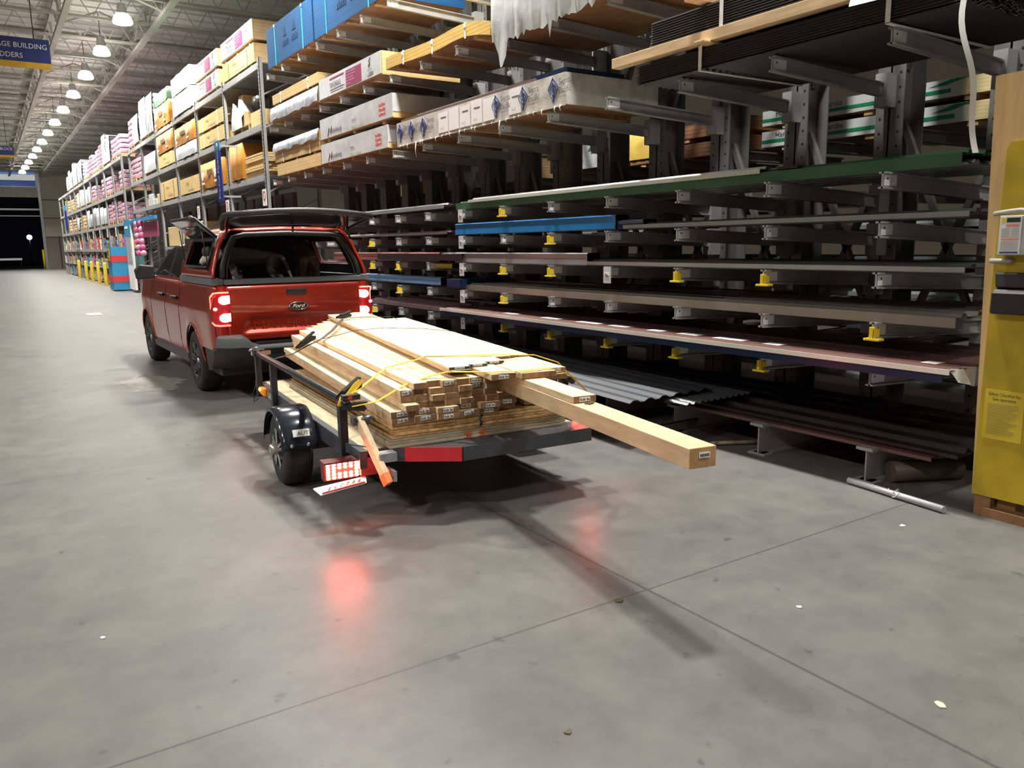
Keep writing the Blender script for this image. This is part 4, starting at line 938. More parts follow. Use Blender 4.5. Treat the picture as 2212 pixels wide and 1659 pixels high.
for s, U in ((1, UL - .02), (-1, UR + .02)):
    for v in (.22, 2.12, 2.72):
        m = TB(); m.box(U - .024, U + .024, v - .03, v + .03, .34, .70); m.build('post', black_metal, tr, bevel=.003)
    m = TB(); m.tube([(U, .1, .705), (U, .16, .72), (U, 1.5, .722), (U, 2.78, .722)], .026, 10); m.box(U - .03, U + .03, 2.70, 2.8, .695, .75)
    m.build('side_rail', black_metal, tr)
    m = TB(); m.bar((U, .2, .43), (U + s * .12, .02, .42), .012, .06); m.bar((U, .25, .43), (U, .42, .36), .012, .06); m.build('gusset', grey_metal, tr)
    # wheel
    C = V((U - s * .125, 1.08, .257)); ax = V((-s, 0, 0))
    w = TB(); w.lathe([(.135, -.085), (.16, -.095), (.235, -.092), (.252, -.07), (.257, -.02), (.257, .02), (.252, .07), (.235, .092), (.16, .095), (.135, .085)], C, ax, 36)
    for j in range(4):
        w.lathe([(.2578, -.055 + .034 * j), (.2578, -.049 + .034 * j)], C, ax, 36)
    wh = w.build('wheel', rubber, tr)
    w = TB(); w.lathe([(.0, .03), (.13, .035), (.15, .08), (.153, .092), (.14, .092), (.128, .06), (.06, .045), (.0, .045)], C, ax, 30); w.build('rim', black_metal, wh, smooth=True)
    w = TB(); 
    for j in range(5):
        for d in (-.13, .13):
            a = 2 * PI * j / 5 + .3; o = C + ax * .09
            p = lambda r, an: o + V((0, math.cos(an) * r, math.sin(an) * r))
            w.bar(p(.04, a + d * 2), p(.142, a + d), .02, .016, ax)
    w.build('spokes', chrome, wh)
    w = TB(); w.lathe([(.0, .15), (.036, .145), (.042, .12), (.045, .06), (.045, .04)], C, ax, 16); w.build('hub_cap', mat('worn_chrome', (.45, .47, .42), .3, .7, .3, 30), wh)
    # fender
    P = []
    for j in range(17):
        a = math.radians(8 + 164 * j / 16); r = .30
        y, z = C.y - math.cos(a) * r, C.z + math.sin(a) * (r - .012)
        P.append([(C.x - s * .125, y, z - .025), (C.x - s * .12, y, z), (C.x - s * .08, y * 1 , z + .008), (C.x + s * .09, y, z + .01), (C.x + s * .115, y, z)])
    f = TB(); f.grid(P); fe = f.build('fender', mat('gloss_blue_black', (.02, .024, .034), .15, .3, .1), tr); fe.modifiers.new('s', 'SOLIDIFY').thickness = .004
    f = TB()
    for q in (-.06, .05): f.ball((C.x + s * q, C.y - .295, C.z + .075), (.014, .009, .014), 6, 10)
    f.build('bolt', chrome, fe)
    f = TB(); f.prism([(C.x - .045, C.y - .282, C.z + .13), (C.x + .065, C.y - .282, C.z + .13), (C.x + .065, C.y - .262, C.z + .175), (C.x - .045, C.y - .262, C.z + .175)], (0, -.004, .003))
    f.m = 1; f.text('AUT', .04, (C.x - .02, C.y - .285, C.z + .14), (1, 0, 0), (0, .4, .9), 'LEFT', 1, .004); f.build('mark_plate', [white_pap, ink], fe)  # white plate with dark letters, drawn for an unclear mark
    m = TB(); m.bar((C.x + s * .02, C.y, .25), (.57, C.y, .25), .05, .05); m.bar((U + s * .06, .6, .34), (U + s * .06, 1.6, .34), .05, .02); m.bar((U + s * .06, 1.08, .25), (U + s * .06, 1.08, .34), .05, .05); m.build('axle', black_metal, tr)
    # tail light
    lx = U - s * .06; DZ = 0 if s == 1 else .085
    h = TB(); h.box(lx - .12, lx + .085, .03, .10, .285 + DZ, .40 + DZ); h.box(lx - .125, lx + .09, -.005, .10, .392 + DZ, .402 + DZ); lh = h.build('tail_light', mat('light_housing', (.12, .01, .012), .4), tr)
    g = TB(); g.box(lx - .112, lx + .078, .02, .031, .292 + DZ, .39 + DZ); g.build('lens', mat('red_lens_lit', (.6, .01, .01), .2, emit=(1, .03, .02), es=5), lh)
    g = TB()
    for i in range(6):
        for j in range(5):
            if 1 <= j <= 3 and 2 <= i <= 4 and (j == 2 or i < 0): continue
            g.ball((lx - .10 + .034 * i, .016, .305 + DZ + .019 * j), (.012, .009, .0095), 5, 8)
    g.build('led', mat('led_lit', (1, .5, .3), .3, emit=(1, .10, .06), es=85 if s == 1 else 38), lh)
    if s == 1:
        g = TB(); q = [(lx - .20, -.02, .265), (lx - .17, -.06, .235), (lx + .10, -.07, .27), (lx + .12, .0, .285)]
        g.prism(q, (0, .004, .006)); g.m = 1; [g.bar((lx - .12 + .035 * k, -.05, .257 + .004 * k), (lx - .10 + .035 * k, -.03, .270 + .004 * k), .006, .006) for k in range(6)]; g.m = 2; g.bar((lx - .16, -.06, .247), (lx + .09, -.068, .277), .004, .008)
        g.build('licence_plate', [white_pap, navy, redp], tr)
        g = TB(); g.box(lx + .085, lx + .20, -.02, .03, .30, .40); g.build('light_bracket', mat('red_lit_bracket', (.35, .03, .03), .4), tr)
m = TB(); m.ball((UL - .015, 2.70, .405), (.022, .035, .022), 8, 12); m.build('marker_light', mat('amber_lit', (1, .4, .02), .3, emit=(1, .38, .03), es=35), tr)
m = TB(); m.box(UL - .026, UL - .005, 2.52, 2.80, .37, .43); m.tube([(UL - .02, 2.78, .43), (UL - .03, 2.76, .47), (UL - .01, 2.74, .52)], [.02, .014, .004], 6); m.build('orange_reflector', mat('orange_plastic_glow', (.6, .17, .01), .4, emit=(1, .25, .0), es=.25), tr)  # faint glow put into the orange plastic, which is no lamp
m = TB(); m.text('KARAVAN', .085, (UL - .003, 2.48, .362), (0, -1, 0), (0, 0, 1), 'LEFT', .9, .002); m.build('lettering', white_ink, tr)
m = TB(); m.bar((.2, VF, .39), (.57, 4.1, .40), .06, .06); m.bar((.94, VF, .39), (.57, 4.1, .40), .06, .06); m.bar((.57, VF, .39), (.57, 4.25, .40), .07, .07); m.ball((.57, 4.28, .42), (.05, .09, .04)); m.build('tongue', black_metal, tr)
m = TB(); m.box(UL - .06, UL + .10, 2.74, 2.8, .70, .735); m.tube([(UL - .08, 2.78, .74), (UL - .02, 2.79, .765), (UL + .05, 2.78, .74)], .008, 6); m.build('chrome_hook', chrome, tr)
m = TB(); m.tube([(UL - .03, 2.8, .44), (UL - .06, 2.82, .36), (UL - .05, 2.84, .27), (UL - .02, 2.82, .3)], .006, 5); m.build('wire_loop', black_plastic, tr)

# ---- load: flat sheets ------------------------------------------------
G0 = 'sheets lying under the lumber on the trailer'
for i in range(3):
    z = .450 + i * .018; e = R.uniform(-.008, .008)
    m = TB(); m.box(-.035 + .012 * i + e, 1.2 + e, -.06 + .008 * i, 2.42, z, z + .0165)
    tag(m.build('grey_sheet', greyply, bevel=.0015), '%s weathered grey sheet from the trailer deck' % ORD[i], 'sheet', G0)
zz = .504
for i in range(5):
    e = R.uniform(-.012, .012); m = TB(); m.box(-.01 + .006 * i + e, 1.195 + e, -.045 - e, 2.43, zz, zz + .0155)
    m.m = 0; tag(m.build('wood_sheet', osb, bevel=.0015), '%s brown wood sheet counted up from the grey sheets on the trailer' % ORD[i], 'sheet', G0); zz += .0175
m = TB()
for q in ((.46, .475), (.56, .575)):
    for k in range(6): m.box(q[0] + .012 * (k % 3), q[0] + .05 - .01 * (k % 2), -.064, -.0605, .452 + .008 * k, .458 + .008 * k)
tag(m.build('paint_mark', mat('orange_spray', (.55, .12, .03), .6)), 'orange sprayed marks on the edges of the grey sheets', 'paint mark')
m = TB(); m.tube([(.57, -.066, .52), (.575, -.07, .545), (.565, -.068, .56), (.585, -.066, .59)], .008, 5); tag(m.build('bark_scrap', black_plastic), 'dark scrap stuck on the ends of the brown sheets', 'scrap')
# ---- load: boards -----------------------------------------------------
LT0 = TM @ Matrix.Translation((0, 0, .593)) @ Matrix.Rotation(-.030, 4, 'Z') @ Matrix.Rotation(.0145, 4, 'X')
def mark_plate(par, T_, u0, u1, v, z0, z1, slant=0.):
    m = MB(); m.T = T_; uc = (u0 + u1) / 2; h = (z1 - z0); a, b = uc - .032, uc + .032
    m.prism([(a, v - .003, z0 + .18 * h), (b, v - .003, z0 + (.18 + slant) * h), (b, v - .003, z0 + (.82 + slant) * h), (a, v - .003, z0 + .82 * h)], (0, .002, 0)); m.m = 1
    for k in range(9):
        if k == 5: continue
        m.box(a + .004 + .0065 * k, a + .004 + .0065 * k + .0038, v - .0042, v - .003, z0 + .32 * h, z0 + (.55 + .15 * (k % 3 == 0) + slant * k / 9) * h)
    m.build('price_sticker', [white_pap, ink], par)
def board(label, u0, u1, v0, v1, z0, z1, T_=LT0, mt=pine, end=pine_end, name='lumber_board', st=False, group=None, slant=0.):
    m = MB(); m.T = T_; m.box(u0 + .0008, u1 - .0008, v0, v1, z0 + .0006, z1 - .0006); m.bm.faces.ensure_lookup_table()
    for f in m.bm.faces:
        c = f.calc_center_median()
        n = (T_.inverted().to_3x3() @ (c - sum((x.co for x in m.bm.verts), V()) / 8))
        if abs(abs(n.y) - (v1 - v0) / 2) < .002: f.material_index = 1
    o = m.build(name, [mt, end], bevel=.002, seg=1); tag(o, label, 'lumber', group)
    if st: mark_plate(o, T_, u0, u1, v0, z0, z1, slant)
    return o
rows = [
 (0, .14, [(-.008, 1), (.135, 1), (.277, 1), (.42, 1), (.562, 1), (.705, 0)], 3.02),
 (1, .14, [(-.012, 1), (.132, 1), (.275, 1), (.418, 1), (.56, 1), (.703, 1)], 3.04),
 (2, .089, [(.068, 0), (.160, 0), (.251, 0), (.342, 0), (.434, 0), (.525, 0), (.617, 0), (.708, 0)], 3.0),
 (3, .089, [(.064, 0), (.156, 0), (.248, 0), (.339, 0), (.430, 0), (.522, 0), (.613, 0)], 3.02),
 (4, .089, [(.062, 1), (.155, 0), (.246, 0), (.337, 0), (.429, 0), (.520, 1), (.612, 0)], 3.05),
 (5, .089, [(.142, 0), (.235, 0), (.327, 1), (.419, 0), (.511, 1), (.603, 0)], 3.1)]
for r, wd, ps, v1 in rows:
    n = len(ps)
    for i, (u, st) in enumerate(ps):
        z0 = r * .0388; j = R.uniform(-.03, .03)
        v0 = -.05 + j + (.03 if i % 2 else 0); ve = v1 + R.uniform(-.03, .03)
        if r == 2 and i == 0: v0 = -.10
        if r == 0 and i in (0, 1, 3): v0 = -.06
        if r == 5: ve = 3.05 + .16 * i
        where = 'leftmost' if i == 0 else 'rightmost' if i == n - 1 else '%s from the left' % ORD[i]
        lab = '%s board, %s in the %s layer up of the trailer lumber' % ('wide' if wd > .1 else 'narrow', where, ORD[r])
        board(lab, u, u + wd, v0, ve, z0, z0 + .038, mt=redpine if R.random() < .2 else pine, st=bool(st), group='boards in the layers of the trailer load', slant=R.uniform(-.1, .2))
# top strips and dark-ended boards fan out to the right
RT = TM @ Matrix.Translation((0, 0, 0)) @ Matrix.Rotation(-.086, 4, 'Z')
def RP(u, v, a=-.086):  # board frame that starts at (u, v) in the trailer
    return TM @ Matrix.Translation((u, v, 0)) @ Matrix.Rotation(a, 4, 'Z')
dark_end = mat('painted_dark_end', (.015, .03, .028), .5)
fr = TM @ Matrix.Translation((.60, -1.95, .695)) @ Matrix.Rotation(-.087, 4, 'Z') @ Matrix.Rotation(.004, 4, 'X')
b = board('thick fir beam sticking out far behind the trailer', 0, .14, 0, 4.9, 0, .090, T_=fr, mt=fir4, end=mat('fir_end', (.42, .24, .10), .7, var=.2, scale=20), name='square_timber')
m = MB(); m.T = fr; m.prism([(.05, -.004, .045), (.105, -.004, .043), (.105, -.004, .068), (.05, -.004, .07)], (0, .003, 0)); m.m = 1
for k in range(6): m.box(.055 + .008 * k, .059 + .008 * k, -.006, -.004, .05, .062)
m.build('price_sticker', [white_pap, ink], b)
m = MB(); m.T = fr; m.tube([(.06, 1.0, .092), (.09, .98, .098), (.12, 1.01, .093)], .006, 5); m.tube([(.07, .97, .093), (.1, 1.0, .1)], .004, 4); m.build('splinter', mat('moss_green_twig', (.12, .13, .04), .8), b)
board('long board lying on the fir beam, sticking out behind the load', 0, .14, 0, 3.9, 0, .038, T_=TM @ Matrix.Translation((.70, -.92, .789)) @ Matrix.Rotation(-.087, 4, 'Z'), st=True)
board('short-ended wide board left of the one lying on the fir beam', 0, .165, 0, 3.5, 0, .038, T_=TM @ Matrix.Translation((.56, -.24, .828)) @ Matrix.Rotation(-.075, 4, 'Z') @ Matrix.Rotation(.0145, 4, 'X'), st=True)
board('wide plank under the dark-ended boards, its end beyond the strap', 0, .235, 0, 3.6, 0, .038, T_=TM @ Matrix.Translation((.735, -.30, .829)) @ Matrix.Rotation(-.087, 4, 'Z'))
for i in range(2):
    for j in range(2):
        board('%s board of the right-hand pile of the load, %s' % (('lower', 'upper')[j], ('inner', 'outer')[i]), 0, .14, 0, 3.35, 0, .038, T_=TM @ Matrix.Translation((.925 + .142 * i, -.06 + .02 * j, .757 + .0385 * j)) @ Matrix.Rotation(-.087, 4, 'Z'), st=(i == 1 and j == 1))
for i in range(2):
    for j in range(4):
        board('%s board under the right-hand pile of the load, %s layer up' % (('inner', 'outer')[i], ORD[j]), 0, .14, 0, 3.2, 0, .038, T_=TM @ Matrix.Translation((.925 + .142 * i, .0 + .02 * j, .598 + .0388 * j)) @ Matrix.Rotation(-.087, 4, 'Z'), mt=redpine if j == 3 and i else pine)
pt = .018
for i, (u, v, z) in enumerate(((.40, -.0, .8535), (.40, .015, .872), (.545, .06, .872), (.69, .11, .872), (.43, .1, .8355))):
    T_ = TM @ Matrix.Translation((u, v, z)) @ Matrix.Rotation(-.084, 4, 'Z') @ Matrix.Rotation(.012, 4, 'X')
    board(('lower dark-ended thin board under the left one on top of the load', 'left dark-ended thin board on top of the load', 'middle dark-ended thin board on top of the load', 'right dark-ended thin board on top of the load', 'green-ended thin board tucked beneath the dark-ended boards')[i], 0, .142, 0, 3.78, 0, pt, T_=T_, end=dark_end, st=i in (1, 2, 3, 4), name='thin_board')
for i in range(2):
    T_ = TM @ Matrix.Translation((.835 + .145 * i, .3, .868)) @ Matrix.Rotation(-.086, 4, 'Z') @ Matrix.Rotation(.006, 4, 'X')
    board('pale thin board on top of the load, %s from the right edge' % ('first', 'second')[1 - i], 0, .142, 0, 3.0, 0, pt, T_=T_, name='thin_board')

# ---- straps, stake ----------------------------------------------------
def strap(label, pts, w, mt, name='tie_down_strap'):
    t = thing(name, label, 'strap', tw(*pts[0])); m = TB(); P = []
    for i, p in enumerate(pts):
        p = V(p); d = (V(pts[min(i + 1, len(pts) - 1)]) - V(pts[max(i - 1, 0)])).normalized(); s = V((0, 1, 0)) - d * d.y; s.normalize(); n = d.cross(s)
        P.append([p - s * w / 2, p + s * w / 2, p + s * w / 2 + n * .004, p - s * w / 2 + n * .004])
    m.grid(P, cv=True, smooth=False); m.build('webbing', mt, t); return t
def ratchet(t, c, d, L=.13, label=None):
    d = V(d).normalized(); s = V((0, 1, 0)) - d * d.y; s.normalize(); n = d.cross(s); c = V(c)
    if n.z < 0: n = -n
    m = TB()
    for k in (-.022, .022): m.prism([c + s * k + d * a + n * b for a, b in ((-L / 2, 0), (L / 2, 0), (L / 2 + .015, .02), (L / 3, .05), (-L / 2, .02))], s * .005)
    m.cyl(c - s * .025 + n * .012, c + s * .03 + n * .012, .012, 8); m.bar(c - d * L * .2 + n * .03, c + d * L * .62 + n * .055, .05, .012, n); m.build('ratchet', black_metal, t)
sy = strap('yellow tie-down strap farther from the tail end of the load', [(-.22, .2, .75), (-.13, .24, .75), (.17, .50, .845), (.40, .50, .882), (.45, .5, .899), (.80, .32, .899), (1.10, .17, .893), (1.24, .10, .84), (1.36, .1, .72)], .024, yellow_strap)
ratchet(sy, (-.17, .215, .755), (.8, .1, .35), .16)
m = TB(); m.prism([(-.25, .13, .73), (-.21, .13, .73), (-.10, .17, .82), (-.12, .17, .845), (-.16, .16, .82)], (0, .004, .0)); m.tube([(-.235, .15, .75), (-.25, .17, .70), (-.22, .2, .69), (-.19, .2, .72)], .012, 6); m.build('webbing_loop', yellow_strap, sy)
m = TB(); m.box(-.245, -.14, .10, .15, .735, .765); m.m = 1; m.box(-.215, -.19, .098, .10, .74, .76); m.build('handle_label', [black_plastic, redp], sy)
sy2 = strap('yellow tie-down strap nearer the tail end of the load', [(-.20, .08, .70), (-.06, .04, .72), (.12, .05, .80), (.30, .06, .84), (.40, .02, .862), (.56, -.2, .874), (.72, -.27, .874), (.97, -.27, .873), (1.14, -.22, .80), (1.34, -.1, .66)], .024, yellow_strap)
ratchet(sy2, (-.19, .10, .675), (.85, -.2, -.12), .13)
rs = strap('dark red tie-down strap over the front of the load', [(-.22, 2.05, .748), (-.06, 2.08, .775), (.06, 2.07, .835), (.13, 2.06, .862), (.20, 2.1, .886), (.38, 2.45, .905), (.56, 2.85, .93), (.68, 3.12, .945), (.95, 3.22, .936), (1.2, 3.15, .93), (1.38, 3.1, .80)], .03, red_strap)
ratchet(rs, (.05, 2.07, .85), (.75, .15, .35), .17); ratchet(rs, (.69, 3.13, .95), (.8, .25, .05), .14)
strap('thin dark cord across the top of the load behind the dark red strap', [(.19, 2.06, .882), (.35, 2.13, .90), (.50, 2.2, .918), (.77, 2.2, .925), (1.05, 1.95, .92), (1.27, 1.8, .895), (1.38, 1.78, .8)], .009, red_strap, 'cord')['category'] = 'cord'
st = tthing('wooden_stake', 'short wooden stake with an orange tip clamped at the left rear trailer corner', 'stake', -.16, -.2, .33)
m = TB(); m.bar((-.185, .02, .64), (-.10, -.19, .31), .062, .035, (1, .3, .3)); m.build('wood', pine, st, bevel=.002)
m = TB(); m.bar((-.108, -.172, .338), (-.095, -.205, .285), .066, .038, (1, .3, .3)); m.build('orange_tip', mat('orange_tape', (.75, .22, .06), .5), st)
m = TB(); m.box(-.22, -.12, .0, .06, .60, .65); m.tube([(-.2, .0, .63), (-.12, -.02, .65), (-.09, .02, .62)], .014, 6); m.build('clamp', mat('worn_black_chrome', (.12, .12, .12), .3, .6, .4, 40), st)
m = TB(); m.box(-.12, -.02, -.16, -.08, .40, .452); m.box(-.07, -.05, -.23, -.1, .30, .36); m.build('bracket', galv, st)
# ------------------------------------------------------------------ pickup truck: x across from its middle, y forward from the tailgate
KX, KY = 2.84, 8.70
KM = Matrix.Translation((KX, KY, 0))
def KB(): m = MB(); m.T = KM; return m
def paint():
    m = mat('red_metallic_paint', (.36, .022, .008), .28, .35, .06, 3, coat=1., spec=.5)
    return m
red = paint()
glass_d = mat('dark_glass', (.012, .013, .015), .05, spec=.8)
glass_c = mat('thin_clear_glass', (.9, .95, .95), .02, trans=1., alpha=.18)
trunk_in = mat('bed_liner', (.02, .02, .021), .8)
tk = thing('pickup_truck', 'red pickup truck with an opened topper, seen from behind', 'truck', (KX, KY + 2.4, 0))
def wz(z):   # half width of the side at height z
    pts = [(.28, .82), (.36, .875), (.52, .905), (.72, .918), (.92, .925), (1.0, .915), (1.08, .895), (1.18, .885), (1.24, .872)]
    for (a, wa), (b, wb) in zip(pts, pts[1:]):
        if z <= b: return wa + (wb - wa) * max(0, (z - a)) / (b - a)
    return pts[-1][1]
RA_Y, FA_Y, WR = .93, 4.05, .355
def arch(y):
    zb = .30 if y > .6 else .56
    for yc in (RA_Y, FA_Y):
        d = abs(y - yc)
        if d < .43: zb = max(zb, WR + math.sqrt(.43 ** 2 - d * d) + .0)
    return zb
ys_ = [0, .03, .08, .2, .35, .46] + [RA_Y - .43 + .86 * i / 18 for i in range(19)] + [1.62, 1.621, 1.9, 2.1, 2.5, 3.0, 3.4] + [FA_Y - .43 + .86 * i / 18 for i in range(19)] + [4.6, 4.75, 4.87, 4.93]
ys_ = sorted(set(round(a, 4) for a in ys_))
for side in (-1, 1):
    P = []
    for y in ys_:
        zb = arch(y); row = []
        tap = 1.0 if y > .1 else .962 + .038 * min(1, y / .08) ** .5
        if y > 4.3: tap = 1 - .12 * ((y - 4.3) / .63) ** 2
        ztop = 1.24 if y < 3.5 else 1.24 - .10 * ((y - 3.5) / 1.43) ** 1.5 - (.1 if y > 4.9 else 0)
        for i in range(15):
            z = zb + (ztop - zb) * i / 14
            bulge = 0
            for yc in (RA_Y, FA_Y):
                d = math.hypot(y - yc, z - WR)
                if d < .56: bulge = max(bulge, .016 * (1 - (d - .43) / .13) if d > .43 else .016)
            row.append((side * (wz(z) * tap + bulge), y, z))
        if y <= 1.62: row += [(side * .80, y, 1.245), (side * .79, y, .75), (0, y, .75)]
        else: row += [(side * .80 * tap, y, ztop + .02), (side * .5, y, ztop + .04), (0, y, ztop + .05)]
        P.append(row)
    m = KB(); A = m.grid(P); m.f(A[-1]); m.build('body_side', red, tk)
    # arch liner and lip
    for yc in (RA_Y, FA_Y):
        m = KB(); q = []
        for i in range(19):
            a = PI * i / 18; r = .432; q.append([(side * (wz(.6) + .0), yc - math.cos(a) * r, max(.30, WR + math.sin(a) * r)), (side * .56, yc - math.cos(a) * r, max(.30, WR + math.sin(a) * r))])
        m.grid(q); m.build('wheel_arch_liner', black_plastic, tk)
        m = KB(); m.tube([(side * (wz(WR + math.sin(a) * .43) + .012), yc - math.cos(a) * .432, max(.3, WR + math.sin(a) * .432)) for a in [PI * i / 18 for i in range(19)]], .014, 6); m.build('arch_lip', red, tk)
    m = KB(); m.prism([(side * .90, 1.36, .285), (side * .915, 1.36, .36), (side * .84, 1.36, .40), (side * .80, 1.36, .25)], (0, 2.26, 0)); m.build('rocker_panel', dark_plastic, tk)
    # tyres
    for yc in (RA_Y, FA_Y):
        C = V((side * .80, yc, WR)); ax = V((side, 0, 0))
        w = KB(); w.lathe([(.215, .08), (.225, .115), (.30, .122), (.335, .11), (.352, .08), (.356, .03), (.356, -.03), (.352, -.08), (.33, -.115), (.22, -.115), (.20, -.08)], C, ax, 40); wh = w.build('wheel', rubber, tk)
        w = KB(); w.lathe([(0, .02), (.2, .03), (.212, .10), (.222, .117), (.205, .112), (.19, .06), (.07, .05), (0, .055)], C, ax, 32); w.build('rim', black_metal, wh, smooth=True)
        w = KB(); o = C + ax * .095
        for j in range(6):
            a = 2 * PI * j / 6 + .2
            p = lambda r, an: o + V((0, math.cos(an) * r, math.sin(an) * r))
            for d in (-.16, .16): w.bar(p(.05, a + d * 1.6) - ax * .02, p(.205, a + d * .8), .022, .03, ax)
        w.build('spokes', black_metal, wh)
        w = KB()
        for j in range(6):
            a = 2 * PI * j / 6 + .2
            p = lambda r, an: o + ax * .017 + V((0, math.cos(an) * r, math.sin(an) * r))
            for d in (-.16, .16): w.bar(p(.09, a + d * 1.4), p(.2, a + d * .8), .006, .004, ax)
        w.lathe([(0, .008), (.03, .006), (.034, -.01)], o, ax, 12); w.build('rim_trim', chrome, wh)
    # seams, handles, mirror
    for y in (1.66, 2.55, 3.6):
        m = KB(); m.tube([(side * (wz(z) + .001), y + (.25 * max(0, .75 - z) if y == 1.66 else 0), z) for z in (.42, .55, .7, .85, .95, 1.05, 1.15, 1.235)], .0035, 5)
        m.build('door_seam', black_plastic, tk)
    for y in (1.84, 2.72):
        m = KB(); m.tube([(side * .915, y - .11, 1.045), (side * .955, y - .08, 1.05), (side * .955, y + .08, 1.05), (side * .915, y + .11, 1.045)], .02, 8); m.build('door_handle', black_plastic, tk)
    m = KB(); q = [(side * (.985 + .125 * a), 3.42 + .02 * b, 1.32 + .10 * c) for a, b, c in ((-1, 0, -.9), (.9, 1, -1), (1.05, 1, .3), (.6, 0, 1.0), (-.9, 0, .85))]
    m.prism(q, (0, .11, .0)); m.box(side * .86 - .05, side * .86 + .05, 3.45, 3.52, 1.235, 1.275); m.build('mirror', black_plastic, tk, bevel=.02, seg=3)
    # cab side glass
    def cx(z): return side * (.845 - (z - 1.245) / .45 * .165 + .004)
    m = KB(); q = [(1.74, 1.255), (3.68, 1.255), (3.45, 1.37), (3.05, 1.60), (2.75, 1.665), (1.95, 1.67), (1.85, 1.63)]
    m.poly([(cx(z), y, z) for y, z in q]); m.build('window_surround', black_plastic, tk)
    for q in ([(2.62, 1.285), (3.52, 1.285), (3.36, 1.38), (3.0, 1.58), (2.72, 1.635), (2.62, 1.64)], [(1.82, 1.285), (2.5, 1.285), (2.5, 1.64), (2.0, 1.635), (1.92, 1.60)]):
        m = KB(); m.poly([(cx(z) + side * .003, y, z) for y, z in q]); m.build('side_window', glass_d, tk)
# cab
P = []
for y, zr, f in ((3.80, 1.25, 0), (3.45, 1.42, .45), (3.1, 1.60, .8), (2.9, 1.67, .95), (2.6, 1.715, 1), (2.2, 1.735, 1), (1.95, 1.728, 1), (1.80, 1.71, 1), (1.72, 1.64, .9), (1.67, 1.25, 0)):
    e = .845 - .165 * (zr - .05 - 1.245) / .45 if zr > 1.3 else .845
    r = [(-.85, y, 1.245), (-e, y, max(1.246, zr - .055)), (-e + .09, y, max(1.247, zr - .012)), (-.4, y, zr + .004), (0, y, zr + .008)]
    P.append(r + [(-a, b, c) for a, b, c in reversed(r[:-1])])
m = KB(); m.grid(P); m.build('cab', red, tk)
# tailgate
m = KB(); W = .755
def tg(x, z):
    """depth of the tailgate face: stamped recess for the name and a raised lip"""
    d = 0.
    lim = .60 if z < .80 else .60
    if z < .865 and abs(x) < .615 + .25 * (.865 - z) * 0:
        d = .016
    if .865 <= z < .90 and abs(x) < .58: d = .016 * (1 - (z - .865) / .035)
    return d
xs_ = [-W + 2 * W * i / 60 for i in range(61)]; zs_ = [.655, .67, .70, .74, .745, .80, .86, .866, .875, .89, .90, .95, 1.05, 1.12, 1.18, 1.215, 1.235, 1.248]
P = []
for z in zs_:
    r = []
    for x in xs_:
        y = -.032 - .008 * math.sin((z - .65) / .6 * PI)
        if z > 1.2: y += .028 * ((z - 1.2) / .048) ** 2
        if z < .745: y += .0
        edge = .60 - .55 * max(0, min(1, (z - .80) / .1)) * .12
        if .745 <= z <= .90 and abs(x) < edge:
            y += .018 * min(1, (.90 - z) / .035) * min(1, (edge - abs(x)) / .03)
        r.append((x, y, z))
    P.append(r)
A = m.grid(P); B_ = m.grid([[(x, .03, z) for x in xs_] for z in zs_])
for i in range(len(zs_) - 1): m.f([A[i][0], A[i + 1][0], B_[i + 1][0], B_[i][0]]); m.f([A[i][-1], A[i + 1][-1], B_[i + 1][-1], B_[i][-1]])
for j in range(60): m.f([A[-1][j], A[-1][j + 1], B_[-1][j + 1], B_[-1][j]]); m.f([A[0][j], A[0][j + 1], B_[0][j + 1], B_[0][j]])
tgo = m.build('tailgate', red, tk)
m = KB(); m.text('MAVERICK', .115, (-.50, -.022, .772), (1, 0, 0), (0, 0, 1), 'LEFT', 1.55, .006); m.build('stamped_letters', mat('stamped_red_highlight', (.42, .035, .012), .25, .3, coat=1.), tgo)  # lighter red puts the highlight of the stamped edges into the colour
m = KB(); m.box(-.11, .11, -.052, -.03, 1.125, 1.185); m.m = 0; m.box(-.10, .10, -.056, -.05, 1.16, 1.182); m.build('tailgate_handle', black_plastic, tgo, bevel=.006)
m = KB(); C = V((0.01, -.042, .995))
P = [[C + V((math.cos(a) * .112 * k, -d, math.sin(a) * .047 * k)) for a in [2 * PI * i / 36 for i in range(36)]] for k, d in ((1, 0), (1, .012), (.95, .018), (.88, .014), (.86, .010))]
A = m.grid(P, cv=True); em = m.build('emblem', chrome, tgo)
m = KB(); m.poly([C + V((math.cos(a) * .098, -.011, math.sin(a) * .041)) for a in [2 * PI * i / 36 for i in range(36)]][::-1]); m.m = 1
m.tube([C + V((math.cos(a) * .088, -.013, math.sin(a) * .034)) for a in [2 * PI * i / 36 for i in range(36)]], .0016, 4, closed=True)
m.text('Ford', .066, C + V((-.008, -.012, -.019)), (1, 0, .06), (.5, 0, 1), 'CENTER', 1.1, .002); m.build('emblem_face', [black_metal, chrome], em, norm=False)
m = KB(); m.box(-.76, .76, -.035, .14, 1.25, 1.305); m.box(-.885, -.76, .0, 1.62, 1.245, 1.315); m.box(.76, .885, .0, 1.62, 1.245, 1.315); m.build('topper_skirt', mat('grey_skirt', (.12, .14, .155), .5, var=.05), tk, bevel=.008)
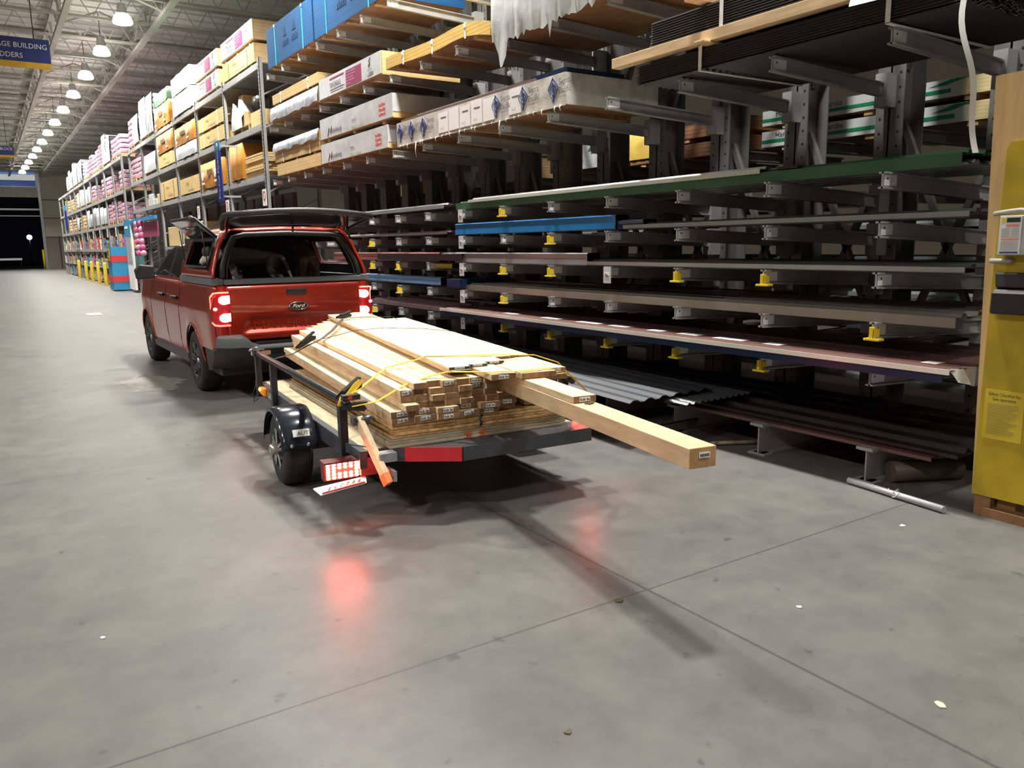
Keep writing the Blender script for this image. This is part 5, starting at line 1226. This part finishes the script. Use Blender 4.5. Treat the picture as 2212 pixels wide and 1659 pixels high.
# rear corner posts, lamps
lit = mat('brake_lamp_lit', (1, .6, .5), .3, emit=(1, .50, .42), es=14); lit2 = mat('lamp_rim_lit', (1, .2, .15), .3, emit=(1, .10, .07), es=5); lens = mat('dark_red_lens', (.22, .006, .01), .12, coat=.6, emit=(1, .02, .03), es=.22)
for s in (-1, 1):
    m = KB(); P = []
    for z in (.62, .70, .80, .9, 1.0, 1.1, 1.2, 1.24):
        w_ = wz(z) * .962 + .005
        P.append([(s * .757, .03, z), (s * .757, -.03, z), (s * (w_ - .055), -.026, z), (s * (w_ - .015), -.005, z), (s * w_, .035, z), (s * (w_ + .01), .1, z)])
    m.grid(P); m.build('corner_panel', red, tk)
    m = KB(); P = []
    for z in (.815, .83, .9, 1.0, 1.1, 1.165, 1.18):
        w_ = wz(z) * .962 + .008; k = .02 if z in (.815, 1.18) else 0
        P.append([(s * (.722 + k), -.02, z), (s * (.722 + k), -.05, z), (s * (w_ - .06), -.045, z), (s * (w_ - .01), -.02, z), (s * (w_ + .004), .03, z), (s * (w_ + .008), .10 - k, z)])
    m.grid(P); tl = m.build('tail_light', lens, tk)
    m = KB()
    for z, k in ((1.092, 1), (.905, 1)):
        m.ball((s * .785, -.052, z), (.058, .012, .046), 8, 16); m.prism([(s * x, -.053, z + dz) for x, dz in ((.728, -.035), (.785, -.044), (.785, .045), (.728, .047))], (0, -.006, 0))
    m.ball((s * .872, -.02, 1.0), (.022, .022, .016), 6, 10)
    m.build('bulb_lens', lit, tl)
    m = KB(); m.tube([(s * .735, -.052, 1.172), (s * .84, -.05, 1.172), (s * .885, -.02, 1.165), (s * .90, .03, 1.13)], .009, 6); m.tube([(s * .735, -.052, .825), (s * .84, -.05, .825), (s * .885, -.02, .832), (s * .90, .03, .86)], .009, 6); m.tube([(s * .903, .05, z) for z in (.86, .95, 1.05, 1.13)], .005, 5); m.build('light_strip', lit2, tl)
# bumper
m = KB(); P = []; P2 = []
for i in range(41):
    x = -.905 + 1.81 * i / 40; ax_ = abs(x); k = max(0, (ax_ - .70) / .205)
    o = -.15 + .20 * k ** 2.5; f = max(0, min(1, (ax_ - .50) / .14)); f = f * f * (3 - 2 * f); hi = .615 + .105 * f
    P.append([(x, .06, hi + .003), (x, o + .045, hi), (x, o + .015, hi - .012), (x, o, hi - .04), (x, o, .56 + .03 * f)])
    P2.append([(x, o, .56 + .03 * f), (x, o + .012, .54), (x, o + .02, .48), (x, o + .05, .42), (x, o + .12, .37), (x, .14, .34)])
m.grid(P); bp = m.build('bumper', mat('bumper_grey', (.105, .112, .122), .5, var=.06), tk)
m = KB(); m.grid(P2); m.build('lower_bumper', black_plastic, bp)
for s in (-1, 1):
    m = KB(); m.grid([[(s * .90, .06, .565), (s * .905, .30, .565), (s * .90, .50, .56)], [(s * .885, .06, .45), (s * .895, .26, .42), (s * .90, .44, .44)], [(s * .82, .10, .34), (s * .86, .26, .32), (s * .88, .46, .30)]]); m.build('bumper_side', black_plastic, bp)
m = KB(); m.box(-.48, .48, -.13, .02, .616, .628)
for i in range(24): m.box(-.47 + .04 * i, -.45 + .04 * i, -.12, .0, .628, .634)
m.build('bumper_tread', black_plastic, bp)
m = KB(); m.box(-.5, .5, -.155, -.148, .44, .50); m.box(-.07, .07, -.26, -.1, .36, .44); m.build('hitch', black_metal, tk)
m = KB(); m.box(-.82, .82, .1, 4.8, .27, .36); m.build('underbody', black_plastic, tk)
m = KB(); m.box(-.78, .78, .08, 1.60, .76, 1.05); m.box(-.79, .79, 1.60, 1.63, .75, 1.75); m.build('bed_liner', trunk_in, tk)
# topper shell with open side and rear
def tsec(y):
    f = max(0, min(1, y / .22)); zr = 1.865 + .02 * math.sin(min(1, y / 1.4) * PI) - (.0 if y > .12 else .03)
    return [(.868, 1.30), (.862, 1.36), (.845, 1.43), (.805, 1.54), (.757, 1.66), (.725, 1.725), (.685, 1.79), (.60, 1.845), (.45, zr - .005), (.22, zr + .005), (0, zr + .008)]
yt = [0, .04, .10, .20, .40, .70, 1.05, 1.40, 1.42, 1.50, 1.60, 1.66]
def rearlean(z): return .03 + max(0, (z - 1.30)) * .30
P = []
for y in yt:
    h = [(-x, rearlean(z) + (y) * (1.66 - rearlean(z)) / 1.66, z) for x, z in tsec(y)]
    P.append(h + [(-a, b, c) for a, b, c in reversed(h[:-1])])
nn = len(P[0])
def open_(i, j):
    return 3 <= i < 7 and (2 <= j < 5 or nn - 1 - 5 <= j < nn - 1 - 2)
m = KB(); A = m.grid(P, skip=open_); m.build('topper_shell', red, tk).modifiers.new('s', 'SOLIDIFY').thickness = .03
m = KB(); P2 = [[(x * .94, .16 + y * .97, 1.30 + (z - 1.30) * .93) for x, y, z in r] for r in P]; m.grid(P2, skip=open_); m.f([m.v(q) for q in P2[-1]]); m.build('topper_lining', trunk_in, tk)
# rear frame, black, and inner gasket
def fr_pts(k, dz=0): return [(x * k, rearlean(z) - .012, z) for x, z in ((-.80, 1.315), (-.775, 1.45), (-.70, 1.62), (-.62, 1.74), (-.5, 1.77), (0, 1.785), (.5, 1.77), (.62, 1.74), (.70, 1.62), (.775, 1.45), (.80, 1.315))]
m = KB(); m.tube(fr_pts(.96), .03, 8); m.build('rear_window_frame', black_plastic, tk)
m = KB(); m.tube(fr_pts(.90), .008, 6); m.build('rear_gasket', grey_metal, tk)
for s in (-1, 1):
    q = [(.22, 1.43), (1.40, 1.43), (1.40, 1.66), (1.34, 1.725), (.26, 1.725), (.22, 1.69)]
    def sx(z): return s * (.845 + (z - 1.43) * (.725 - .845) / .295 + .006)
    def sy(y, z): return rearlean(z) + y * (1.66 - rearlean(z)) / 1.66
    m = KB(); m.tube([(sx(z), sy(y, z), z) for y, z in q], .018, 6, closed=True); m.build('side_window_frame', black_plastic, tk)
    if s > 0:
        m = KB(); m.poly([(sx(z), sy(y, z), z) for y, z in q]); m.build('side_glass', glass_c, tk)
# opened left side hatch, hinged along the top
m = KB(); y0, y1 = .30, 1.50; hz = 1.735; hx = -.735; ox, oz = -.975, 1.925
q = [(hx, y0, hz), (hx, y1, hz), (ox + .04, y1, oz), (ox, y1 - .1, oz + .005), (ox, y0 + .1, oz + .005), (ox + .04, y0, oz)]
m.prism(q, (.01, 0, .028)); sh = m.build('side_hatch', glass_d, tk, bevel=.008)
m = KB(); m.tube([V(a) + V((0, 0, .02)) for a in q], .016, 6, closed=True); m.cyl((ox + .02, y0 + .0, oz + .0), (ox + .02, y0 + .12, oz + .03), .03, 8); m.build('hatch_frame', black_plastic, sh)
m = KB()
for y in (y0 + .03, y1 - .03): m.cyl((ox + .10, y, oz - .08), (-.83, y + .02, 1.46), .006, 6)
m.build('strut', black_metal, sh)
# raised rear hatch
m = KB(); P = []
for i in range(9):
    f = i / 8; y = .10 - .62 * f; z = 1.875 + .19 * f - .06 * f * f; hw = .70 + .09 * math.sin(f * PI * .55); hw -= .16 * max(0, (f - .8) / .2) ** 2
    P.append([(hw * g, y + .05 * g * g, z - .035 * g * g) for g in (-1, -.92, -.8, -.5, -.2, 0, .2, .5, .8, .92, 1)])
m.grid(P); rh = m.build('rear_hatch', glass_d, tk); rh.modifiers.new('s', 'SOLIDIFY').thickness = .02
m = KB(); b = [r[0] for r in P] + P[-1][1:-1] + [r[-1] for r in reversed(P)]; m.tube(b, .03, 8); m.build('hatch_frame', black_plastic, rh)
m = KB(); m.cyl((.02, .02, 1.87), (.02, .03, 1.80), .012, 6); m.tube([(-.66, .06, 1.86), (-.70, .08, 1.72)], .012, 6); m.tube([(.66, .06, 1.86), (.70, .08, 1.72)], .012, 6); m.tube([(-.62, .12, 1.857), (-.2, .07, 1.872), (.62, .12, 1.857)], .012, 6); m.build('hinge', black_metal, rh)
# ------------------------------------------------------------------ dogs in the bed
fur_b = mat('black_fur', (.075, .07, .066), .75, var=.3, scale=40, bump=.3); fur_w = mat('white_fur', (.72, .67, .58), .8, var=.15, scale=30, bump=.3); fur_d = mat('dark_brindle_fur', (.17, .115, .08), .8, var=.5, scale=25, bump=.3)
def skin_body(name, nodes, edges, mt, parent, root=0, sub=3):
    me = bpy.data.meshes.new(name); me.from_pydata([KM @ V(n[:3]) for n in nodes], edges, []); me.materials.append(mt)
    o = bpy.data.objects.new(name, me); COL.objects.link(o)
    md = o.modifiers.new('skin', 'SKIN'); md.use_smooth_shade = True
    for i, n in enumerate(nodes):
        r = n[3]; d = me.skin_vertices[0].data[i]; d.radius = r if hasattr(r, '__len__') else (r, r); d.use_root = (i == root)
    s = o.modifiers.new('sub', 'SUBSURF'); s.levels = sub; s.render_levels = sub
    ev = bpy.data.meshes.new_from_object(o.evaluated_get(bpy.context.evaluated_depsgraph_get()))
    bpy.data.objects.remove(o)
    ev.materials.clear(); ev.materials.append(mt)
    for p in ev.polygons: p.use_smooth = True
    o = bpy.data.objects.new(name, ev); COL.objects.link(o)
    W = WM[parent.name]; ev.transform(W.inverted()); o.parent = parent; WM[o.name] = W
    return o
def dog(label, hip, sh, head, nose, mt, patches, tailp, floor=.766):
    hip, sh, head, nose = V(hip), V(sh), V(head), V(nose)
    t = thing('dog', label, 'dog', KM @ V((hip.x, hip.y, floor)))
    fw_ = (sh - hip).normalized(); sd = fw_.cross(V((0, 0, 1))).normalized()
    mid = hip.lerp(sh, .5); neck = sh.lerp(head, .5) + V((0, 0, .03))
    N_ = [(*hip, .135), (*(mid + V((0, 0, -.01))), .115), (*sh, .13), (*neck, .075), (*head, .092), (*head.lerp(nose, .55), .056), (*nose, .04)]
    E_ = [(0, 1), (1, 2), (2, 3), (3, 4), (4, 5), (5, 6)]
    tl = [V(q) for q in tailp]; k = 0
    for i, q in enumerate(tl): N_.append((*q, .026 - .004 * i)); E_.append((0 if i == 0 else len(N_) - 2, len(N_) - 1))
    for s in (-1, 1):
        a = hip + sd * s * .075 + V((0, 0, -.06)); b = a + fw_ * .05 + V((0, 0, -.14)) ; c = b - fw_ * .11 + V((0, 0, -.10)); d = V((c.x, c.y, floor + .03)) + fw_ * .02; e = d + fw_ * .06
        n0 = len(N_); N_ += [(*a, .07), (*b, .05), (*c, .028), (*d, .024), (*(e + V((0, 0, -.006))), .022)]; E_ += [(0, n0), (n0, n0 + 1), (n0 + 1, n0 + 2), (n0 + 2, n0 + 3), (n0 + 3, n0 + 4)]
        a = sh + sd * s * .075 + V((0, 0, -.09)); b = a - fw_ * .03 + V((0, 0, -.14)); c = V((b.x, b.y, floor + .12)) + fw_ * .02; d = V((c.x, c.y, floor + .03)); e = d + fw_ * .055
        n0 = len(N_); N_ += [(*a, .05), (*b, .036), (*c, .027), (*d, .025), (*(e + V((0, 0, -.006))), .024)]; E_ += [(2, n0), (n0, n0 + 1), (n0 + 1, n0 + 2), (n0 + 2, n0 + 3), (n0 + 3, n0 + 4)]
    body = skin_body('body', N_, E_, mt, t)
    if patches: body.data.materials.append(fur_w)
    if patches:
        for p in body.data.polygons:
            c = KM.inverted() @ (WM[t.name] @ p.center)
            for q, r in patches:
                if (c - V(q)).length < r: p.material_index = 1
    hd = (nose - head).normalized(); hs = hd.cross(V((0, 0, 1))).normalized(); hu = hs.cross(hd)
    for s in (-1, 1):
        m = KB(); b = head + hs * s * .06 + hu * .05 - hd * .02
        m.grid([[b + hd * .03, b - hd * .035], [b + hs * s * .035 + hu * .02 + hd * .03, b + hs * s * .04 + hu * .02 - hd * .035], [b + hs * s * .06 - hu * .035 + hd * .03, b + hs * s * .06 - hu * .03 - hd * .02], [b + hs * s * .055 - hu * .075 + hd * .02, b + hs * s * .055 - hu * .075]])
        m.build('ear', fur_b, t).modifiers.new('s', 'SOLIDIFY').thickness = .012
    m = KB()
    for s in (-1, 1): m.ball(head.lerp(nose, .38) + hs * s * .042 + hu * .035, .011, 6, 8)
    m.build('eye', black_metal, t)
    m = KB(); m.ball(nose + hd * .026 + hu * .008, (.02, .018, .014), 6, 8); m.build('nose', black_plastic, t)
    return t
d1 = dog('black and white dog in the truck bed, looking out of the opened side hatch', (-.03, .60, 1.575), (-.42, .86, 1.53), (-.70, .69, 1.57), (-.78, .87, 1.465), fur_b,
    [((-.78, .87, 1.465), .12), ((-.74, .77, 1.53), .10), ((-.71, .67, 1.58), .11), ((-.30, .80, 1.38), .09), ((-.42, .80, 1.36), .07)], [(.01, .46, 1.54), (.04, .42, 1.45), (.07, .40, 1.36), (.10, .39, 1.27)], 1.05)
for p in [o for o in d1.children if o.name.startswith('body')][0].data.polygons:
    c = KM.inverted() @ (WM[d1.name] @ p.center)
    if (c - V((.09, .395, 1.31))).length < .065 or c.z < 1.32 and c.y > .5: p.material_index = 1
m = KB(); m.ball((-.768, .735, 1.565), (.022, .05, .026), 6, 8); m.ball((-.75, .63, 1.60), (.04, .055, .055), 6, 8); m.build('face_patch', fur_b, d1)
dog('dark brindle dog standing in the middle of the truck bed', (.42, .72, 1.52), (.50, 1.14, 1.50), (.50, 1.28, 1.64), (.50, 1.40, 1.58), fur_d, None, [(.43, .64, 1.50), (.46, .60, 1.40), (.50, .6, 1.30)], 1.05)
# ------------------------------------------------------------------ yellow board station at the right
bd = thing('saw_station_board', 'tall yellow painted board with a bare wooden edge at the right', 'board', (4.86, 1.7, 0))
BX = 4.80
m = MB(); m.prism([(BX, 2.392, 2.51), (BX, .9, 2.56), (BX, .9, .13), (BX, 2.324, .13)], (.05, 0, 0)); m.build('bare_board', board_w, bd)
m = MB(); m.prism([(BX - .014, 2.292, 2.11), (BX - .014, 2.272, 2.145), (BX - .014, .9, 2.16), (BX - .014, .9, .125), (BX - .014, 2.316, .125), (BX - .014, 2.31, 1.35)], (.012, 0, 0)); m.build('yellow_panel', yel_paint, bd)
m = MB()
for y in (2.26, 1.6): m.box(BX + .0, BX + .09, y - .045, y + .045, 0, .13)
m.box(BX - .02, BX + .07, .9, 2.25, 0, .055); m.box(BX + .05, BX + .5, 2.1, 2.2, .02, .12); m.build('skid_frame', skidw, bd)
q = thing('safety_notice', 'yellow sheet headed Safety Checklist for Saw operation on the yellow board', 'notice', (BX - .02, 2.1, .6))
m = MB(); x = BX - .018; m.box(x, x + .003, 2.075, 2.288, .475, .765); m.m = 1
m.text('Safety Checklist for', .027, (x - .001, 2.182, .73), (0, -1, 0), (0, 0, 1), 'CENTER', .82, .001); m.text('Saw operation', .027, (x - .001, 2.182, .702), (0, -1, 0), (0, 0, 1), 'CENTER', .82, .001)
m.m = 2
for i in range(16): m.box(x - .001, x, 2.10 + .05 * R.random(), 2.268, .68 - .0115 * i, .683 - .0115 * i)
m.build('sheet', [mat('yellow_paper', (.62, .46, .03), .6, var=.08), ink, mat('grey_text_line', (.25, .22, .1), .6)], q)
sw = thing('disconnect_switch', 'grey electrical disconnect box with a warning label on the yellow board', 'switch box', (BX - .06, 2.0, 1.5))
m = MB(); m.box(BX - .09, BX - .014, 1.98, 2.262, 1.53, 1.745); m.build('box', mat('switch_grey', (.36, .38, .38), .45), sw, bevel=.006)
m = MB(); x = BX - .092; m.box(x, x + .002, 2.146, 2.254, 1.535, 1.74); m.m = 1; m.box(x - .001, x, 2.152, 2.222, 1.708, 1.733); m.m = 2; m.box(x - .001, x, 2.155, 2.225, 1.685, 1.697).box(x - .001, x, 2.152, 2.245, 1.612, 1.622)
m.m = 3; m.box(x - .001, x, 2.228, 2.248, 1.708, 1.733); m.m = 4
for i in range(6): m.box(x - .001, x, 2.202, 2.246, 1.63 + .0088 * i, 1.633 + .0088 * i).box(x - .001, x, 2.154, 2.195, 1.63 + .0088 * i, 1.633 + .0088 * i)
for i in range(6): m.box(x - .001, x, 2.154, 2.246, 1.56 + .0083 * i, 1.563 + .0083 * i)
m.m = 5; m.box(x - .001, x, 2.152, 2.248, 1.54, 1.55); m.build('warning_label', [white_pap, ink, mat('salmon_band', (.75, .22, .16), .5), yellow_pl, PR, navy], sw)
cdm = mat('grey_conduit', (.33, .31, .28), .5)
m = MB(); m.tube([(BX - .03, 2.32, 1.758), (BX - .045, 2.23, 1.768), (BX - .05, 2.17, 1.772), (BX - .05, 2.13, 1.762), (BX - .05, 2.11, 1.74)], .014, 8); m.build('conduit', cdm, sw)
m = MB(); m.tube([(BX - .03, 2.32, 1.498), (BX - .04, 2.2, 1.495)], .014, 8); m.build('conduit', cdm, sw)
bin_m = mat('bin_black', (.008, .008, .009), .5)
bn = thing('wall_bin', 'black plastic bin hung on the yellow board under the switch box', 'bin', (BX - .1, 1.95, 1.1))
m = MB(); m.prism([(BX - .014, 2.29, 1.20), (BX - .09, 2.275, 1.205), (BX - .09, 2.275, 1.32), (BX - .07, 2.27, 1.345), (BX - .014, 2.27, 1.355)], (0, -.7, 0)); m.build('body', bin_m, bn, bevel=.012)
m = MB(); m.prism([(BX - .014, 2.27, 1.355), (BX - .075, 2.262, 1.35), (BX - .06, 2.275, 1.435), (BX - .014, 2.28, 1.435)], (0, -.65, 0)); m.build('lid', bin_m, bn, bevel=.01)
# ------------------------------------------------------------------ on the floor
t = thing('metal_pipe', 'long grey pipe lying on the floor in front of the rack feet', 'pipe', (4.69, 2.75, 0))
m = MB(); m.cyl((4.73, 3.09, .024), (4.65, 2.40, .024), .022, 12); m.build('tube', mat('pipe_grey', (.40, .41, .42), .4, .3), t)
m = MB()
for i in range(4): m.tube([(4.69 + .03 * math.cos(a) + .01 * i, 2.72 + .05 * i * .3 + .03 * math.sin(a), .01 + .04 * max(0, math.sin(a * 2 + i))) for a in [j * .8 for j in range(8)]], .003, 4)
m.build('loose_twine', wrap_old, t)
tag(MB().cyl((4.98, 2.95, .075), (5.42, 2.72, .075), .072, 16).build('paper_roll', mat('brown_roll', (.10, .075, .055), .5, bump=.2)), 'brown wrapped roll on the floor under the brown panels', 'roll')
t = thing('steel_plank', 'galvanised safety plank with serrated edge on the floor under the rack', 'plank', (4.85, 4.86, 0))
m = MB(); m.box(4.35, 5.12, 4.84, 4.86, .02, .10).box(4.35, 5.12, 5.02, 5.04, .02, .10).box(4.35, 5.12, 4.84, 5.04, .085, .095)
for i in range(24): m.prism([(4.36 + .032 * i, 4.86, .098), (4.376 + .032 * i, 4.86, .118), (4.392 + .032 * i, 4.86, .098)], (0, .16, 0))
m.build('tread', galv, t)
tag(MB().cyl((4.75, 4.35, .02), (5.15, 4.12, .02), .016, 8).build('rusty_rod', mat('rusty_rod', (.28, .22, .16), .7, var=.5, scale=30)), 'rusty speckled rod lying under the brown panels', 'rod')
for i, (x, y, s, lab) in enumerate(((2.28, 2.62, .025, 'dry dark leaf scrap on the floor near the long joint'), (1.48, 1.95, .014, 'tiny brown crumb on the floor left of the leaf scrap'), (4.25, 2.42, .02, 'white paper scrap on the floor left of the grey pipe'), (2.66, 1.33, .02, 'pale chip on the floor near the bottom right'), (2.9, 2.1, .012, 'small white chip on the open floor at the right'), (.25, 3.6, .012, 'small white speck on the floor at the left'), (4.12, 4.0, .014, 'small dark scrap on the floor under the fir beam'))):
    m = MB(); m.prism([(x + s * math.cos(a) * R.uniform(.6, 1.4), y + s * math.sin(a) * R.uniform(.5, 1.3), .001) for a in [k * .9 for k in range(7)]], (0, 0, .004))
    tag(m.build('floor_scrap', mat('scrap_%d' % i, ((.06, .05, .03), (.1, .08, .05), (.7, .7, .66), (.55, .5, .4), (.7, .7, .7), (.7, .7, .7), (.03, .03, .04))[i], .8)), lab, 'scrap')
m = MB(); m.grid([[(2.05 + .08 * i, 22.7 + .3 * j, .01 + .03 * (i * j % 2)) for j in range(3)] for i in range(5)])
tag(m.build('paper_sheet', white_pap), 'white sheet of paper lying on the aisle floor left of the truck', 'paper')
m = MB(); q = []
for i in range(34):
    a = 2 * PI * i / 34; r = 1 + .22 * math.sin(a * 5 + 1) * R.random() + R.uniform(-.12, .12); q.append((1.58 + .33 * r * math.cos(a), 10.55 + .68 * r * math.sin(a), .002))
m.poly(q)
tag(m.build('floor_patch', mat('worn_patch', (.21, .205, .18), .8, var=.3, scale=12)), 'pale flaking patch on the floor beside the left rear truck wheel', 'floor patch')
